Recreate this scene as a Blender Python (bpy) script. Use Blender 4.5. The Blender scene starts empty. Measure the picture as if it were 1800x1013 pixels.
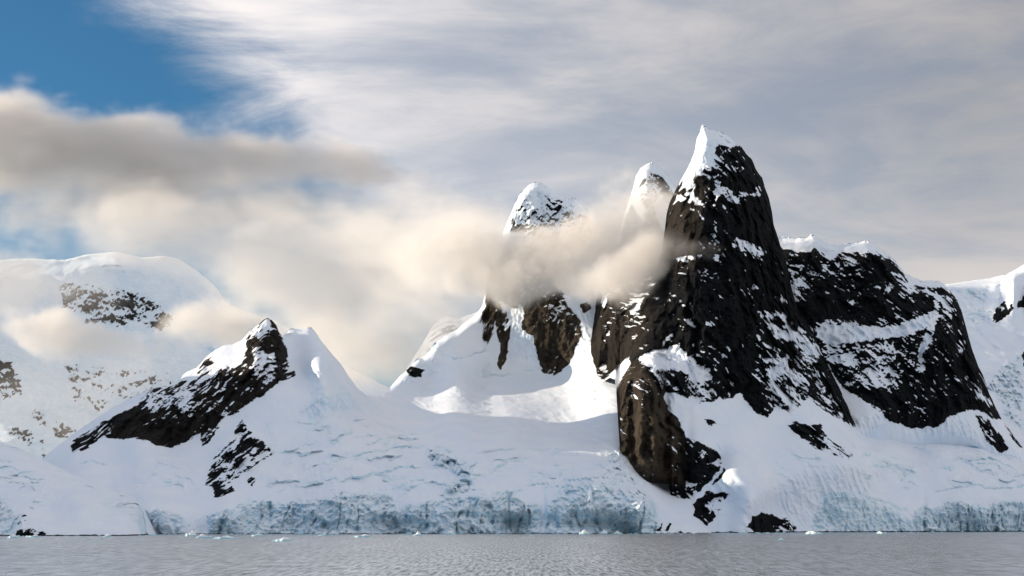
import bpy, math
import numpy as np

# ------------------------------------------------------------------ camera, sky, sun, exposure
scene = bpy.context.scene
COL = scene.collection
F, HZ, CAM_H = 2473.0, 920.0, 14.0          # focal length and horizon row of the photograph (1800 px wide), eye height

cam_data = bpy.data.cameras.new('camera')
cam = bpy.data.objects.new('camera', cam_data)
COL.objects.link(cam)
cam.location = (0, 0, CAM_H)
cam.rotation_euler = (math.pi / 2, 0, 0)
cam_data.sensor_width = 36.0
cam_data.lens = F / 1800.0 * 36.0
cam_data.shift_y = (HZ - 506.5) / 1800.0
cam_data.clip_start = 1.0
cam_data.clip_end = 100000.0
scene.camera = cam

SUN_EL = math.radians(14.5)
SUN_AZ = math.radians(-82.0)                 # measured from +Y (view direction) towards +X: sun at the left, a little behind the peaks
SUN_DIR = np.array([math.sin(SUN_AZ) * math.cos(SUN_EL), math.cos(SUN_AZ) * math.cos(SUN_EL), math.sin(SUN_EL)])

world = bpy.data.worlds.new('World')
scene.world = world
world.use_nodes = True
wt = world.node_tree
wt.nodes.clear()


def wn(kind, **kw):
    n = wt.nodes.new(kind)
    for k, v in kw.items():
        setattr(n, k, v)
    return n


def wmath(op, a, b=None, c=None, clamp=False):
    n = wt.nodes.new('ShaderNodeMath')
    n.operation = op
    n.use_clamp = clamp
    for i, v in enumerate((a, b, c)):
        if v is None:
            continue
        if isinstance(v, (int, float)):
            n.inputs[i].default_value = v
        else:
            wt.links.new(v, n.inputs[i])
    return n.outputs[0]


def build_world():
    L = wt.links
    out = wn('ShaderNodeOutputWorld')
    bg = wn('ShaderNodeBackground')
    bg.inputs['Strength'].default_value = 1.0
    L.new(bg.outputs[0], out.inputs[0])
    sky = wn('ShaderNodeTexSky', sky_type='NISHITA', sun_disc=False)
    sky.sun_elevation = SUN_EL
    sky.sun_rotation = SUN_AZ
    sky.altitude = 0
    sky.air_density = 1.0
    sky.dust_density = 0.0
    sky.ozone_density = 4.0
    dim = wn('ShaderNodeVectorMath', operation='MULTIPLY')
    L.new(sky.outputs[0], dim.inputs[0])
    dim.inputs[1].default_value = (0.021, 0.035, 0.038)
    # high cloud sheet: direction projected on a plane overhead, so that it streaks with distance
    tc = wn('ShaderNodeTexCoord')
    nrm = wn('ShaderNodeVectorMath', operation='NORMALIZE')
    L.new(tc.outputs['Generated'], nrm.inputs[0])
    sep = wn('ShaderNodeSeparateXYZ')
    L.new(nrm.outputs[0], sep.inputs[0])
    x, y, z = sep.outputs
    den = wmath('ADD', wmath('MAXIMUM', z, 0.0), 0.16)
    comb = wn('ShaderNodeCombineXYZ')
    L.new(wmath('DIVIDE', x, den), comb.inputs[0])
    L.new(wmath('DIVIDE', y, den), comb.inputs[1])
    def noise(scale, detail, rough, off, dist=0.0, stretch=(1, 1, 1)):
        mp = wn('ShaderNodeMapping')
        L.new(comb.outputs[0], mp.inputs[0])
        mp.inputs['Location'].default_value = off
        mp.inputs['Rotation'].default_value = (0, 0, 0.25)
        mp.inputs['Scale'].default_value = stretch
        t = wn('ShaderNodeTexNoise')
        L.new(mp.outputs[0], t.inputs['Vector'])
        t.inputs['Scale'].default_value = scale
        t.inputs['Detail'].default_value = detail
        t.inputs['Roughness'].default_value = rough
        t.inputs['Distortion'].default_value = dist
        return t.outputs[0]
    big = noise(0.9, 4, 0.55, (3.1, 1.7, 0), 0.4)
    streak = noise(1.6, 7, 0.58, (7.3, 2.2, 4.0), 1.1, (0.85, 1.4, 1))
    fine = noise(5.0, 9, 0.68, (1.3, 9.2, 2.0), 1.0, (0.8, 1.3, 1))
    # edge of the sheet: a great circle across the sky, clear to its lower left
    d1 = np.array([(232 - 900) / F, 1, (HZ - 0) / F])
    d2 = np.array([(470 - 900) / F, 1, (HZ - 205) / F])
    n = np.cross(d1, d2)
    n /= np.linalg.norm(n)
    if n[0] < 0:
        n = -n
    dot = wn('ShaderNodeVectorMath', operation='DOT_PRODUCT')
    L.new(nrm.outputs[0], dot.inputs[0])
    dot.inputs[1].default_value = n
    edge = wmath('ADD', dot.outputs['Value'],
                 wmath('ADD', wmath('MULTIPLY_ADD', streak, 0.10, -0.05), wmath('MULTIPLY_ADD', fine, 0.05, -0.025)))
    sheet = wn('ShaderNodeMapRange', interpolation_type='SMOOTHSTEP')
    L.new(edge, sheet.inputs[0])
    sheet.inputs[1].default_value = -0.03
    sheet.inputs[2].default_value = 0.045
    dens = wmath('ADD', wmath('MULTIPLY', big, 0.65), wmath('ADD', wmath('MULTIPLY', streak, 0.62), wmath('MULTIPLY', fine, 0.20)))
    thick = wn('ShaderNodeMapRange', interpolation_type='SMOOTHSTEP')
    L.new(dens, thick.inputs[0])
    thick.inputs[1].default_value = 0.52
    thick.inputs[2].default_value = 0.82
    thick.inputs[3].default_value = 0.60
    thick.inputs[4].default_value = 0.97
    cover = wmath('MULTIPLY', sheet.outputs[0], thick.outputs[0], clamp=True)
    # a thin sheet hides less overhead than along the slant near the horizon
    cover = wmath('POWER', cover, wmath('ADD', wmath('MULTIPLY', wmath('MAXIMUM', z, 0.0), 3.2), 0.45))
    # thin cloud near the horizon everywhere
    ccol = wn('ShaderNodeMix', data_type='RGBA')
    L.new(thick.outputs[0], ccol.inputs['Factor'])
    ccol.inputs['A'].default_value = (0.35, 0.37, 0.42, 1)
    ccol.inputs['B'].default_value = (0.53, 0.495, 0.475, 1)
    grey = wn('ShaderNodeMix', data_type='RGBA')
    gf = wn('ShaderNodeMapRange', interpolation_type='SMOOTHSTEP')
    L.new(big, gf.inputs[0])
    gf.inputs[1].default_value = 0.38
    gf.inputs[2].default_value = 0.62
    L.new(gf.outputs[0], grey.inputs['Factor'])
    grey.inputs['A'].default_value = (0.43, 0.41, 0.41, 1)
    L.new(ccol.outputs['Result'], grey.inputs['B'])
    # the sheet is brightest towards the sun
    sd = wn('ShaderNodeVectorMath', operation='DOT_PRODUCT')
    L.new(nrm.outputs[0], sd.inputs[0])
    sd.inputs[1].default_value = tuple(SUN_DIR)
    low = wmath('MAXIMUM', wmath('SUBTRACT', 1.0, wmath('DIVIDE', z, 0.28)), 0.0)
    # bright round the sun, dimmest at right angles to it, front lit again opposite
    near = wmath('MULTIPLY', wmath('MAXIMUM', wmath('ADD', sd.outputs['Value'], 0.10), 0.0), 0.85)
    away = wmath('MULTIPLY', wmath('MAXIMUM', wmath('SUBTRACT', -0.15, sd.outputs['Value']), 0.0), 1.0)
    glow = wmath('MINIMUM', wmath('ADD', wmath('ADD', near, away), wmath('ADD', wmath('MULTIPLY', low, 0.26), 0.39)), 0.76)
    lit = wn('ShaderNodeVectorMath', operation='SCALE')
    L.new(grey.outputs['Result'], lit.inputs[0])
    L.new(glow, lit.inputs['Scale'])
    mix = wn('ShaderNodeMix', data_type='RGBA')
    L.new(cover, mix.inputs['Factor'])
    L.new(dim.outputs[0], mix.inputs['A'])
    L.new(lit.outputs[0], mix.inputs['B'])
    L.new(mix.outputs['Result'], bg.inputs['Color'])


build_world()

sun_data = bpy.data.lights.new('sun', 'SUN')
sun_data.energy = 2.2
sun_data.angle = math.radians(0.6)
sun_data.color = (1.0, 0.80, 0.58)
sun = bpy.data.objects.new('sun', sun_data)
COL.objects.link(sun)
from mathutils import Vector
sun.rotation_euler = Vector(SUN_DIR).to_track_quat('Z', 'Y').to_euler()

vs = scene.view_settings
vs.view_transform = 'Standard'
vs.look = 'None'
vs.exposure = 1.45
vs.gamma = 1.0
vs.use_curve_mapping = False
cy = scene.cycles
cy.use_denoising = True
cy.max_bounces = 8
cy.diffuse_bounces = 3
cy.glossy_bounces = 3
cy.volume_bounces = 4
cy.transparent_max_bounces = 16
cy.use_adaptive_sampling = True
cy.adaptive_threshold = 0.025
cy.volume_step_rate = 2.2
cy.volume_max_steps = 400

# ------------------------------------------------------------------ helpers


def at(px, py, Y):
    return ((px - 900.0) / F * Y, Y, CAM_H + (HZ - py) / F * Y)


def _hash(ix, iy, seed):
    h = (ix.astype(np.uint32) * np.uint32(374761393) + iy.astype(np.uint32) * np.uint32(668265263)
         + np.uint32((seed * 2246822519) & 0xffffffff))
    h = (h ^ (h >> np.uint32(13))) * np.uint32(1274126177)
    return h ^ (h >> np.uint32(16))


def pn(x, y, seed=0):
    """2-D gradient noise, about -1..1"""
    x0 = np.floor(x); y0 = np.floor(y)
    fx = x - x0; fy = y - y0
    ix = x0.astype(np.int64); iy = y0.astype(np.int64)
    def g(dx, dy):
        a = _hash(ix + dx, iy + dy, seed).astype(np.float32) * np.float32(2 * math.pi / 4294967296.0)
        return np.cos(a) * (fx - dx) + np.sin(a) * (fy - dy)
    u = fx * fx * fx * (fx * (fx * 6 - 15) + 10)
    v = fy * fy * fy * (fy * (fy * 6 - 15) + 10)
    a = g(0, 0); b = g(1, 0); c = g(0, 1); d = g(1, 1)
    return ((a + (b - a) * u) * (1 - v) + (c + (d - c) * u) * v) * 1.5


def fbm(x, y, octs, seed=0, gain=0.5, lac=2.03):
    s = np.zeros_like(x); a = 1.0; n = 0.0
    for i in range(octs):
        s += a * pn(x, y, seed + i * 17); n += a
        x = x * lac + 11.3; y = y * lac - 7.7; a *= gain
    return s / n


def ridged(x, y, octs, seed=0, gain=0.5, lac=2.07):
    """0..1, sharp crests"""
    s = np.zeros_like(x); a = 1.0; n = 0.0; w = 1.0
    for i in range(octs):
        r = 1.0 - np.abs(pn(x, y, seed + i * 29))
        r = r * r * w
        s += a * r; n += a
        w = np.clip(r * 1.6, 0, 1)
        x = x * lac + 5.1; y = y * lac + 3.7; a *= gain
    return s / n


def sstep(a, b, x):
    t = np.clip((x - a) / (b - a), 0.0, 1.0)
    return t * t * (3 - 2 * t)


def seg_dist(px, py, pts, closed):
    d2 = np.full(px.shape, 1e12)
    P = list(pts)
    n = len(P)
    for i in range(n if closed else n - 1):
        ax, ay = P[i]; bx, by = P[(i + 1) % n]
        ex, ey = bx - ax, by - ay
        l2 = ex * ex + ey * ey + 1e-9
        t = np.clip(((px - ax) * ex + (py - ay) * ey) / l2, 0, 1)
        q = (px - ax - t * ex) ** 2 + (py - ay - t * ey) ** 2
        np.minimum(d2, q, out=d2)
    return np.sqrt(d2)


def poly_sd(px, py, pts):
    """signed distance, positive inside; far points are only approximate"""
    xs = [p[0] for p in pts]; ys = [p[1] for p in pts]
    x0, x1, y0, y1 = min(xs) - 60, max(xs) + 60, min(ys) - 60, max(ys) + 60
    out = np.full(px.shape, -60.0)
    sel = (px > x0) & (px < x1) & (py > y0) & (py < y1)
    if not sel.any():
        return out
    qx, qy = px[sel], py[sel]
    d = seg_dist(qx, qy, pts, True)
    ins = np.zeros(qx.shape, bool)
    n = len(pts)
    for i in range(n):
        ax, ay = pts[i]; bx, by = pts[(i + 1) % n]
        c = ((ay > qy) != (by > qy))
        if ay != by:
            c &= qx < (bx - ax) * (qy - ay) / (by - ay) + ax
            ins ^= c
    out[sel] = np.where(ins, d, -d)
    return out


def rbf(px, py, ctrl, c=22.0):
    """smooth surface through control points (px, py, depth)"""
    C = np.array(ctrl, float)
    x, y, v = C[:, 0], C[:, 1], C[:, 2]
    n = len(v)
    K = np.sqrt((x[:, None] - x) ** 2 + (y[:, None] - y) ** 2 + c * c)
    P = np.stack([np.ones(n), x / 500, y / 500], 1)
    A = np.zeros((n + 3, n + 3))
    A[:n, :n] = -K + np.eye(n) * -1.0 * 0.5
    A[:n, n:] = P
    A[n:, :n] = P.T
    w = np.linalg.solve(A, np.concatenate([v, np.zeros(3)]))
    out = np.empty(px.shape)
    for j in range(px.shape[1]):
        a, b = px[:, j], py[:, j]
        k = -np.sqrt((a[:, None] - x) ** 2 + (b[:, None] - y) ** 2 + c * c)
        out[:, j] = k @ w[:n] + w[n] + w[n + 1] * a / 500 + w[n + 2] * b / 500
    return out


def line_y(px, pts):
    xs = [p[0] for p in pts]; ys = [p[1] for p in pts]
    return np.interp(px, xs, ys)


def tag(o, label=None, cat=None, group=None, kind=None):
    if label: o['label'] = label
    if cat: o['category'] = cat
    if group: o['group'] = group
    if kind: o['kind'] = kind
    return o


def empty(name, loc):
    o = bpy.data.objects.new(name, None)
    o.location = loc
    COL.objects.link(o)
    return o


def mesh_from(name, verts, quads, normals, attrs, material, parent=None):
    me = bpy.data.meshes.new(name)
    nv, nf = len(verts), len(quads)
    me.vertices.add(nv)
    me.vertices.foreach_set('co', np.ascontiguousarray(verts, np.float32).ravel())
    me.loops.add(nf * 4)
    me.loops.foreach_set('vertex_index', np.ascontiguousarray(quads, np.int32).ravel())
    me.polygons.add(nf)
    me.polygons.foreach_set('loop_start', np.arange(0, nf * 4, 4, dtype=np.int32))
    me.polygons.foreach_set('use_smooth', np.ones(nf, bool))
    me.update(calc_edges=True)
    for k, a in attrs.items():
        at_ = me.attributes.new(k, 'FLOAT', 'POINT')
        at_.data.foreach_set('value', np.ascontiguousarray(a, np.float32))
    if normals is not None:
        me.normals_split_custom_set_from_vertices(normals.astype(np.float32))
    me.materials.append(material)
    o = bpy.data.objects.new(name, me)
    COL.objects.link(o)
    if parent is not None:
        o.parent = parent
        o.matrix_parent_inverse = parent.matrix_basis.inverted()
    return o

# ------------------------------------------------------------------ materials


def new_mat(name):
    m = bpy.data.materials.new(name)
    m.use_nodes = True
    m.node_tree.nodes.clear()
    return m


class NT:
    def __init__(self, m):
        self.t = m.node_tree
    def n(self, kind, **kw):
        x = self.t.nodes.new(kind)
        for k, v in kw.items():
            setattr(x, k, v)
        return x
    def link(self, a, b):
        self.t.links.new(a, b)
    def math(self, op, a, b=None, clamp=False):
        x = self.n('ShaderNodeMath', operation=op, use_clamp=clamp)
        for i, v in enumerate((a, b)):
            if v is None: continue
            if isinstance(v, (int, float)): x.inputs[i].default_value = v
            else: self.link(v, x.inputs[i])
        return x.outputs[0]
    def noise(self, vec, scale, detail=4, rough=0.5, stretch=None, rot=None, dist=0.0):
        if stretch or rot:
            mp = self.n('ShaderNodeMapping')
            self.link(vec, mp.inputs[0])
            if stretch: mp.inputs['Scale'].default_value = stretch
            if rot: mp.inputs['Rotation'].default_value = rot
            vec = mp.outputs[0]
        t = self.n('ShaderNodeTexNoise')
        self.link(vec, t.inputs['Vector'])
        t.inputs['Scale'].default_value = scale
        t.inputs['Detail'].default_value = detail
        t.inputs['Roughness'].default_value = rough
        t.inputs['Distortion'].default_value = dist
        return t.outputs[0]
    def ramp(self, fac, a, b, lo=0.0, hi=1.0, smooth=True):
        x = self.n('ShaderNodeMapRange', interpolation_type='SMOOTHSTEP' if smooth else 'LINEAR')
        self.link(fac, x.inputs[0])
        x.inputs[1].default_value = a; x.inputs[2].default_value = b
        x.inputs[3].default_value = lo; x.inputs[4].default_value = hi
        return x.outputs[0]
    def mix(self, fac, a, b):
        x = self.n('ShaderNodeMix', data_type='RGBA')
        if isinstance(fac, (int, float)): x.inputs['Factor'].default_value = fac
        else: self.link(fac, x.inputs['Factor'])
        for s, v in (('A', a), ('B', b)):
            if isinstance(v, tuple): x.inputs[s].default_value = (*v, 1)
            else: self.link(v, x.inputs[s])
        return x.outputs['Result']


def mountain_material():
    m = new_mat('snow_rock_ice')
    t = NT(m)
    out = t.n('ShaderNodeOutputMaterial')
    bs = t.n('ShaderNodeBsdfPrincipled')
    t.link(bs.outputs[0], out.inputs['Surface'])
    geo = t.n('ShaderNodeNewGeometry')
    pos = geo.outputs['Position']
    ar = t.n('ShaderNodeAttribute', attribute_name='rock').outputs['Fac']
    ai = t.n('ShaderNodeAttribute', attribute_name='ice').outputs['Fac']
    # rock / snow boundary is sharpened and frayed
    fray = t.noise(pos, 0.30, 7, 0.72)
    rk = t.math('ADD', ar, t.math('MULTIPLY', t.math('SUBTRACT', fray, 0.5), 0.75))
    rk = t.ramp(rk, 0.40, 0.60)
    # rock colour
    c1 = t.noise(pos, 0.035, 6, 0.62, stretch=(1.6, 1.0, 0.45))
    c2 = t.noise(pos, 0.35, 6, 0.7, stretch=(1.4, 1.0, 0.6))
    rock = t.mix(t.ramp(c1, 0.35, 0.68), (0.0028, 0.0042, 0.0062), (0.0125, 0.0140, 0.0165))
    rock = t.mix(t.ramp(c2, 0.42, 0.75), rock, (0.0235, 0.0245, 0.0265))
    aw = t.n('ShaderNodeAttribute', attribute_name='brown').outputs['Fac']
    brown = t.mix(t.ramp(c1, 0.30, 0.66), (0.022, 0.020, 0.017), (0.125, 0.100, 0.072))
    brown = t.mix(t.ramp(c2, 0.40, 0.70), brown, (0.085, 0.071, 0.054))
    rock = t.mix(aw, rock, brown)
    # ice colour
    i1 = t.noise(pos, 0.09, 6, 0.62, stretch=(1, 1, 1.6))
    i2 = t.noise(pos, 0.4, 4, 0.6, stretch=(0.5, 0.5, 2.2))
    ice = t.mix(t.ramp(i1, 0.41, 0.59), (0.34, 0.64, 0.82), (0.74, 0.90, 0.96))
    ice = t.mix(t.ramp(i2, 0.55, 0.75), ice, (0.78, 0.86, 0.90))
    sn = t.noise(pos, 0.02, 3, 0.5)
    snow = t.mix(t.ramp(sn, 0.3, 0.7), (0.725, 0.822, 0.945), (0.785, 0.853, 0.945))
    ice_f = t.math('MULTIPLY', ai, t.ramp(t.noise(pos, 0.05, 5, 0.6), 0.25, 0.6, 0.45, 1.0), clamp=True)
    col = t.mix(ice_f, snow, ice)
    col = t.mix(rk, col, rock)
    t.link(col, bs.inputs['Base Color'])
    t.link(t.ramp(rk, 0, 1, 0.6, 0.9), bs.inputs['Roughness'])
    t.link(t.ramp(rk, 0, 1, 0.2, 0.03), bs.inputs['Specular IOR Level'])
    # fine relief
    b1 = t.noise(pos, 0.5, 5, 0.7, stretch=(1, 1, 0.7))
    b2 = t.noise(pos, 0.06, 4, 0.5)
    h = t.math('ADD', t.math('MULTIPLY', b1, t.math('ADD', t.math('MULTIPLY', rk, 6.0), t.math('MULTIPLY', ice_f, 3.0))),
               t.math('MULTIPLY', b2, 0.8))
    bp = t.n('ShaderNodeBump')
    bp.inputs['Strength'].default_value = 0.7
    bp.inputs['Distance'].default_value = 1.0
    t.link(h, bp.inputs['Height'])
    t.link(bp.outputs[0], bs.inputs['Normal'])
    return m


def water_material():
    m = new_mat('sea_water')
    t = NT(m)
    out = t.n('ShaderNodeOutputMaterial')
    gl = t.n('ShaderNodeBsdfGlossy')
    gl.inputs['Color'].default_value = (0.80, 0.85, 0.90, 1)
    gl.inputs['Roughness'].default_value = 0.24
    df = t.n('ShaderNodeBsdfDiffuse')
    df.inputs['Color'].default_value = (0.035, 0.045, 0.052, 1)
    mx = t.n('ShaderNodeMixShader')
    t.link(df.outputs[0], mx.inputs[1]); t.link(gl.outputs[0], mx.inputs[2]); t.link(mx.outputs[0], out.inputs['Surface'])
    geo = t.n('ShaderNodeNewGeometry')
    pos = geo.outputs['Position']
    # wave trains: dim reflection flecks painted by noise, in place of real facets
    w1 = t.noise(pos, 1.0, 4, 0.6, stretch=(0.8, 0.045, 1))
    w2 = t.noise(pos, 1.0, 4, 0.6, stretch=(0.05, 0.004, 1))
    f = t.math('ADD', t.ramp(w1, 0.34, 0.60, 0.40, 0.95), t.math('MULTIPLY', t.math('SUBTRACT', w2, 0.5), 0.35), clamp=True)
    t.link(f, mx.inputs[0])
    a = t.noise(pos, 0.35, 5, 0.62, rot=(0, 0, 0.4), dist=0.3)
    b = t.noise(pos, 0.055, 3, 0.5)
    h = t.math('ADD', t.math('MULTIPLY', a, 0.9), t.math('MULTIPLY', b, 2.0))
    bp = t.n('ShaderNodeBump')
    bp.inputs['Strength'].default_value = 1.0
    bp.inputs['Distance'].default_value = 0.9
    t.link(h, bp.inputs['Height'])
    t.link(bp.outputs[0], gl.inputs['Normal'])
    return m


M_MTN = mountain_material()
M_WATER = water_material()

# ------------------------------------------------------------------ terrain builder


def terrain(name, x0, x1, step, top, bottom, ctrl, rocks=(), snow=(), ice_and_shade=(), steps=(), edge=(30, 60), rib=(60, 200, 24),
            streak=45, thr=0.62, label=None, cat=None, seed=0, rough=1.0, back=(160, 0.9), jag=1.5, und=1.6, bumps=(), c=22.0, ns=1.0, browns=(), tide=None, folds=(), shade_tone=0.0, jit=6.0):
    """A mountain side as a sheet of real depth plus its back slope.
    top, bottom: its crest and foot; ctrl: surveyed points (photo column, photo row, metres away)
    rocks: [(part name, polygon, label)], snow: [(polygon or (cx,cy,rx,ry,angle), snowiness, softness)],
    ices: [(part name or None, polygon, strength, relief)] ice, also shade painted as a tint, steps: [(polyline, face height, relax)] small ice steps"""
    ncol = int((x1 - x0) / step) + 1
    gx = np.linspace(x0, x1, ncol)
    T = line_y(gx, top)
    T = T + jag * (fbm(gx / 11.0, gx * 0 + seed, 4, seed + 5, 0.6))
    B = line_y(gx, bottom)
    nrow = int(np.max(B - T) / step) + 1
    t = np.linspace(0, 1, nrow)[:, None]
    px = np.repeat(gx[None, :], nrow, 0)
    py = B + (T - B) * t
    Y = rbf(px, py, ctrl, c)
    # the crest curves away
    crest = [(a, b) for a, b in zip(gx[::6], T[::6])]
    dc = seg_dist(px, py, crest, False)
    ew, ea = edge
    Y = Y + ea * np.clip(1 - dc / ew, 0, 1) ** 2
    slope_px = np.abs(np.gradient(Y, axis=0) / (np.gradient(py, axis=0) - 1e-6))      # metres of depth per photo pixel
    slope_px = np.clip(slope_px, 0.15, 6.0)
    X0, Yb, Z0 = at(px, py, Y)
    S = Z0 + 0.55 * Yb
    # masks
    jn = 14 * max(1.0, 0.6 * ns)
    jx = px + jit * fbm(X0 / jn, S / jn, 4, seed + 40, 0.6)
    jy = py + jit * fbm(X0 / jn, S / jn, 4, seed + 50, 0.6)
    R = np.full(px.shape, -60.0)
    cls = np.zeros(px.shape, np.int32)
    part_names = ['snow_slope']
    part_labels = [None]
    for (pname, pts, plabel) in rocks:
        sd = poly_sd(jx, jy, pts)
        part_names.append(pname); part_labels.append(plabel)
        cls[sd > np.maximum(R, -1.0)] = len(part_names) - 1
        R = np.maximum(R, sd)
    ICE = np.zeros(px.shape)
    rel = np.zeros(px.shape)
    jyi = jy + 9.0 * fbm(px / 42, py * 0 + 5, 3, seed + 55)
    for (pname, pts, stren, relief) in ice_and_shade:
        sd = poly_sd(jx, jyi, pts)
        w = sstep(-2, 3, sd)
        rw = sstep(-3, 10, sd)
        ICE = np.maximum(ICE, w * stren)
        rel = np.maximum(rel, rw * relief)
        if pname:
            part_names.append(pname); part_labels.append(None)
            cls[(sd > 0) & (cls == 0)] = len(part_names) - 1
    wr = sstep(-4, 14, R)
    # broad relief of the snow
    Y = Y + und * slope_px * fbm(X0 / (75 * ns), S / (75 * ns), 4, seed + 1) * (1 - wr) * 5.0
    Y = Y + 0.35 * slope_px * fbm(X0 / (12 * ns), S / (30 * ns), 3, seed + 2) * (1 - wr)
    flute = ridged((X0 + 0.3 * S) / (26 * ns), S / (130 * ns), 3, seed + 3)
    Y = Y - 1.7 * ns * slope_px * (flute - 0.4) * (1 - wr) * sstep(-0.3, 0.5, fbm(X0 / (120 * ns), S / (120 * ns), 2, seed + 4))
    for (bx, by, rx, ry, amp) in bumps:
        Y = Y + amp * np.exp(-((px - bx) / rx) ** 2 - ((py - by) / ry) ** 2)
    # steps of ice
    for (pts, fh, relax) in steps:
        xs0, xs1 = pts[0][0], pts[-1][0]
        fade = np.clip((px - xs0) / (0.2 * (xs1 - xs0)), 0, 1) * np.clip((xs1 - px) / (0.2 * (xs1 - xs0)), 0, 1)
        fh_ = fh * (0.85 + 0.3 * pn(px / 22, py / 9, seed + 60))
        d = line_y(px, pts) + 7.0 * fbm(px / 24, py / 60, 4, seed + 61, 0.6) - py
        fade = fade * sstep(-0.45, 0.15, fbm(px / 30, py / 40 + len(pts) + fh, 2, seed + 62))
        A = np.clip(slope_px, 0, 4) * fh_ * 0.95 * np.sqrt(fade)
        Y = Y - A * np.clip(d / fh_, 0, 1) * np.exp(-np.clip(d - fh_, 0, None) / relax)
        ICE = np.maximum(ICE, 0.8 * np.sqrt(fade) * sstep(-0.5, 1.0, d) * (1 - sstep(fh_ * 0.8, fh_ * 1.4, d)))
    # crevassed folds: short risers of ice one above the other
    for (pts, ang, lam, fh, amt) in folds:
        w = sstep(-4, 16, poly_sd(px, py, pts))
        an = math.radians(ang)
        v = (py * math.cos(an) - px * math.sin(an)) / lam + 1.6 * fbm(px / 55, py / 32, 4, seed + 63, 0.55)
        cell = np.floor(v)
        up = (1 - (v - cell)) * lam
        m_ = w * sstep(-0.05, 0.32, fbm(px / 60 + cell * 3.7, py / 60 + cell * 1.3, 4, seed + 64)) * amt
        A = np.clip(slope_px, 0.3, 4.5) * fh * 0.95 * m_
        Y = Y - A * np.where(up < fh, up / fh, 1 - (up - fh) / (lam - fh))
        ICE = np.maximum(ICE, 0.6 * np.clip(m_ * 1.5, 0, 1) * (1 - sstep(fh * 0.7, fh * 1.3, up)))
    # rime and fluting where the snow is steep
    steep = (1 - wr) * (1 - sstep(0.35, 0.9, slope_px))
    Y = Y - steep * (7.0 * (ridged((X0 + 0.35 * S) / 16, S / 55, 3, seed + 65) - 0.45) + 3.0 * fbm(X0 / 6, Z0 / 8, 3, seed + 66))
    # ice relief: lumps and clefts
    if np.max(rel) > 0:
        wx = X0 + 8 * fbm(X0 / 30, Z0 / 30, 2, seed + 6)
        lum = ridged(wx / 44, Z0 / 30, 4, seed + 7)
        lum2 = ridged(wx / 9, Z0 / 10, 4, seed + 8)
        clf = np.clip(np.abs(pn(wx / 24, Z0 / 110, seed + 10)) / 0.16, 0, 1)
        Y = Y - rel * (lum * 18.0 + lum2 * 11.0 + clf * 7.0 - 17)
    # rock relief: ribs, gullies, ledges
    rx_, rs_, ra_ = rib
    a = math.radians(streak)
    U = X0 * math.cos(a) + Z0 * math.sin(a)
    V = -X0 * math.sin(a) + Z0 * math.cos(a)
    warp = 14 * fbm(X0 / 60, S / 60, 2, seed + 9)
    ribs = ridged((X0 + warp) / rx_, S / rs_, 4, seed + 11)
    led = ridged((V + warp) / 34, U / 110, 4, seed + 13)
    det = fbm(X0 / 9, Z0 / 7, 4, seed + 15)
    grv = ridged((X0 + 0.5 * warp) / 13, S / 95, 3, seed + 17)
    fin = fbm(X0 / 3.4, Z0 / 3.0, 2, seed + 18)
    blk = ridged(X0 / 18, Z0 / 24, 3, seed + 16)
    sv = (V + 0.6 * warp) / 15.0 + 1.1 * fbm(X0 / 45, Z0 / 45, 3, seed + 25)
    sfr = sv - np.floor(sv)
    shelf = np.where(sfr < 0.78, -sfr / 0.78, (sfr - 0.78) / 0.22 - 1)
    tv = (X0 + 2.2 * warp) / (rx_ * 0.8) + 0.5 * fbm(X0 / 90, S / 140, 2, seed + 30)
    tri = np.abs(2 * (tv - np.floor(tv)) - 1)
    tv2 = (X0 * 0.9 + 0.45 * Z0 + 1.2 * warp) / (rx_ * 0.33)
    tri2 = np.abs(2 * (tv2 - np.floor(tv2)) - 1)
    shm = sstep(-0.25, 0.3, fbm(X0 / 40, Z0 / 40, 2, seed + 26))
    Y = Y - rough * wr * (0.75 * ra_ * (ribs - 0.45) + 11.0 * (led - 0.45) + 5.5 * det + 9.0 * (blk - 0.5) + 6.0 * (grv - 0.5) + 1.3 * fin) + rough * wr * (4.0 * shelf * shm - 0.55 * ra_ * (tri - 0.5) - 5.0 * (tri2 - 0.5) * shm)
    Xw, Yw, Zw = at(px, py, Y)
    # normals
    def normals(Xa, Ya, Za):
        P = np.stack([Xa, Ya, Za], -1)
        du = np.gradient(P, axis=1); dv = np.gradient(P, axis=0)
        n = np.cross(du, dv)
        n /= (np.linalg.norm(n, axis=-1, keepdims=True) + 1e-9)
        return n
    nrm = normals(Xw, Yw, Zw)
    nz = nrm[..., 2]
    # snow on the rock: lies on the ledges and where the survey shows patches
    stk = fbm(U / 26, V / 6.5, 4, seed + 21)
    pat = fbm(X0 / 70, S / 70, 3, seed + 22)
    spk = fbm(X0 / 5.0, Z0 / 3.6, 3, seed + 23)
    sc = 0.62 * (nz - 0.33) + 0.52 * stk + 0.55 * pat + 0.09 * spk - thr + 0.34 * shm * sstep(0.74, 0.88, sfr) * (1 - sstep(0.96, 1.0, sfr)) * sstep(-0.3, 0.3, fbm(X0 / 16, Z0 / 16, 2, seed + 27)) - 0.02
    gul = sstep(0.20, 0.06, grv) * sstep(0.0, 0.35, fbm(X0 / 30, Z0 / 60, 2, seed + 28)) + 0.7 * sstep(0.16, 0.04, ribs)
    sc = sc + 0.30 * gul
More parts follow.
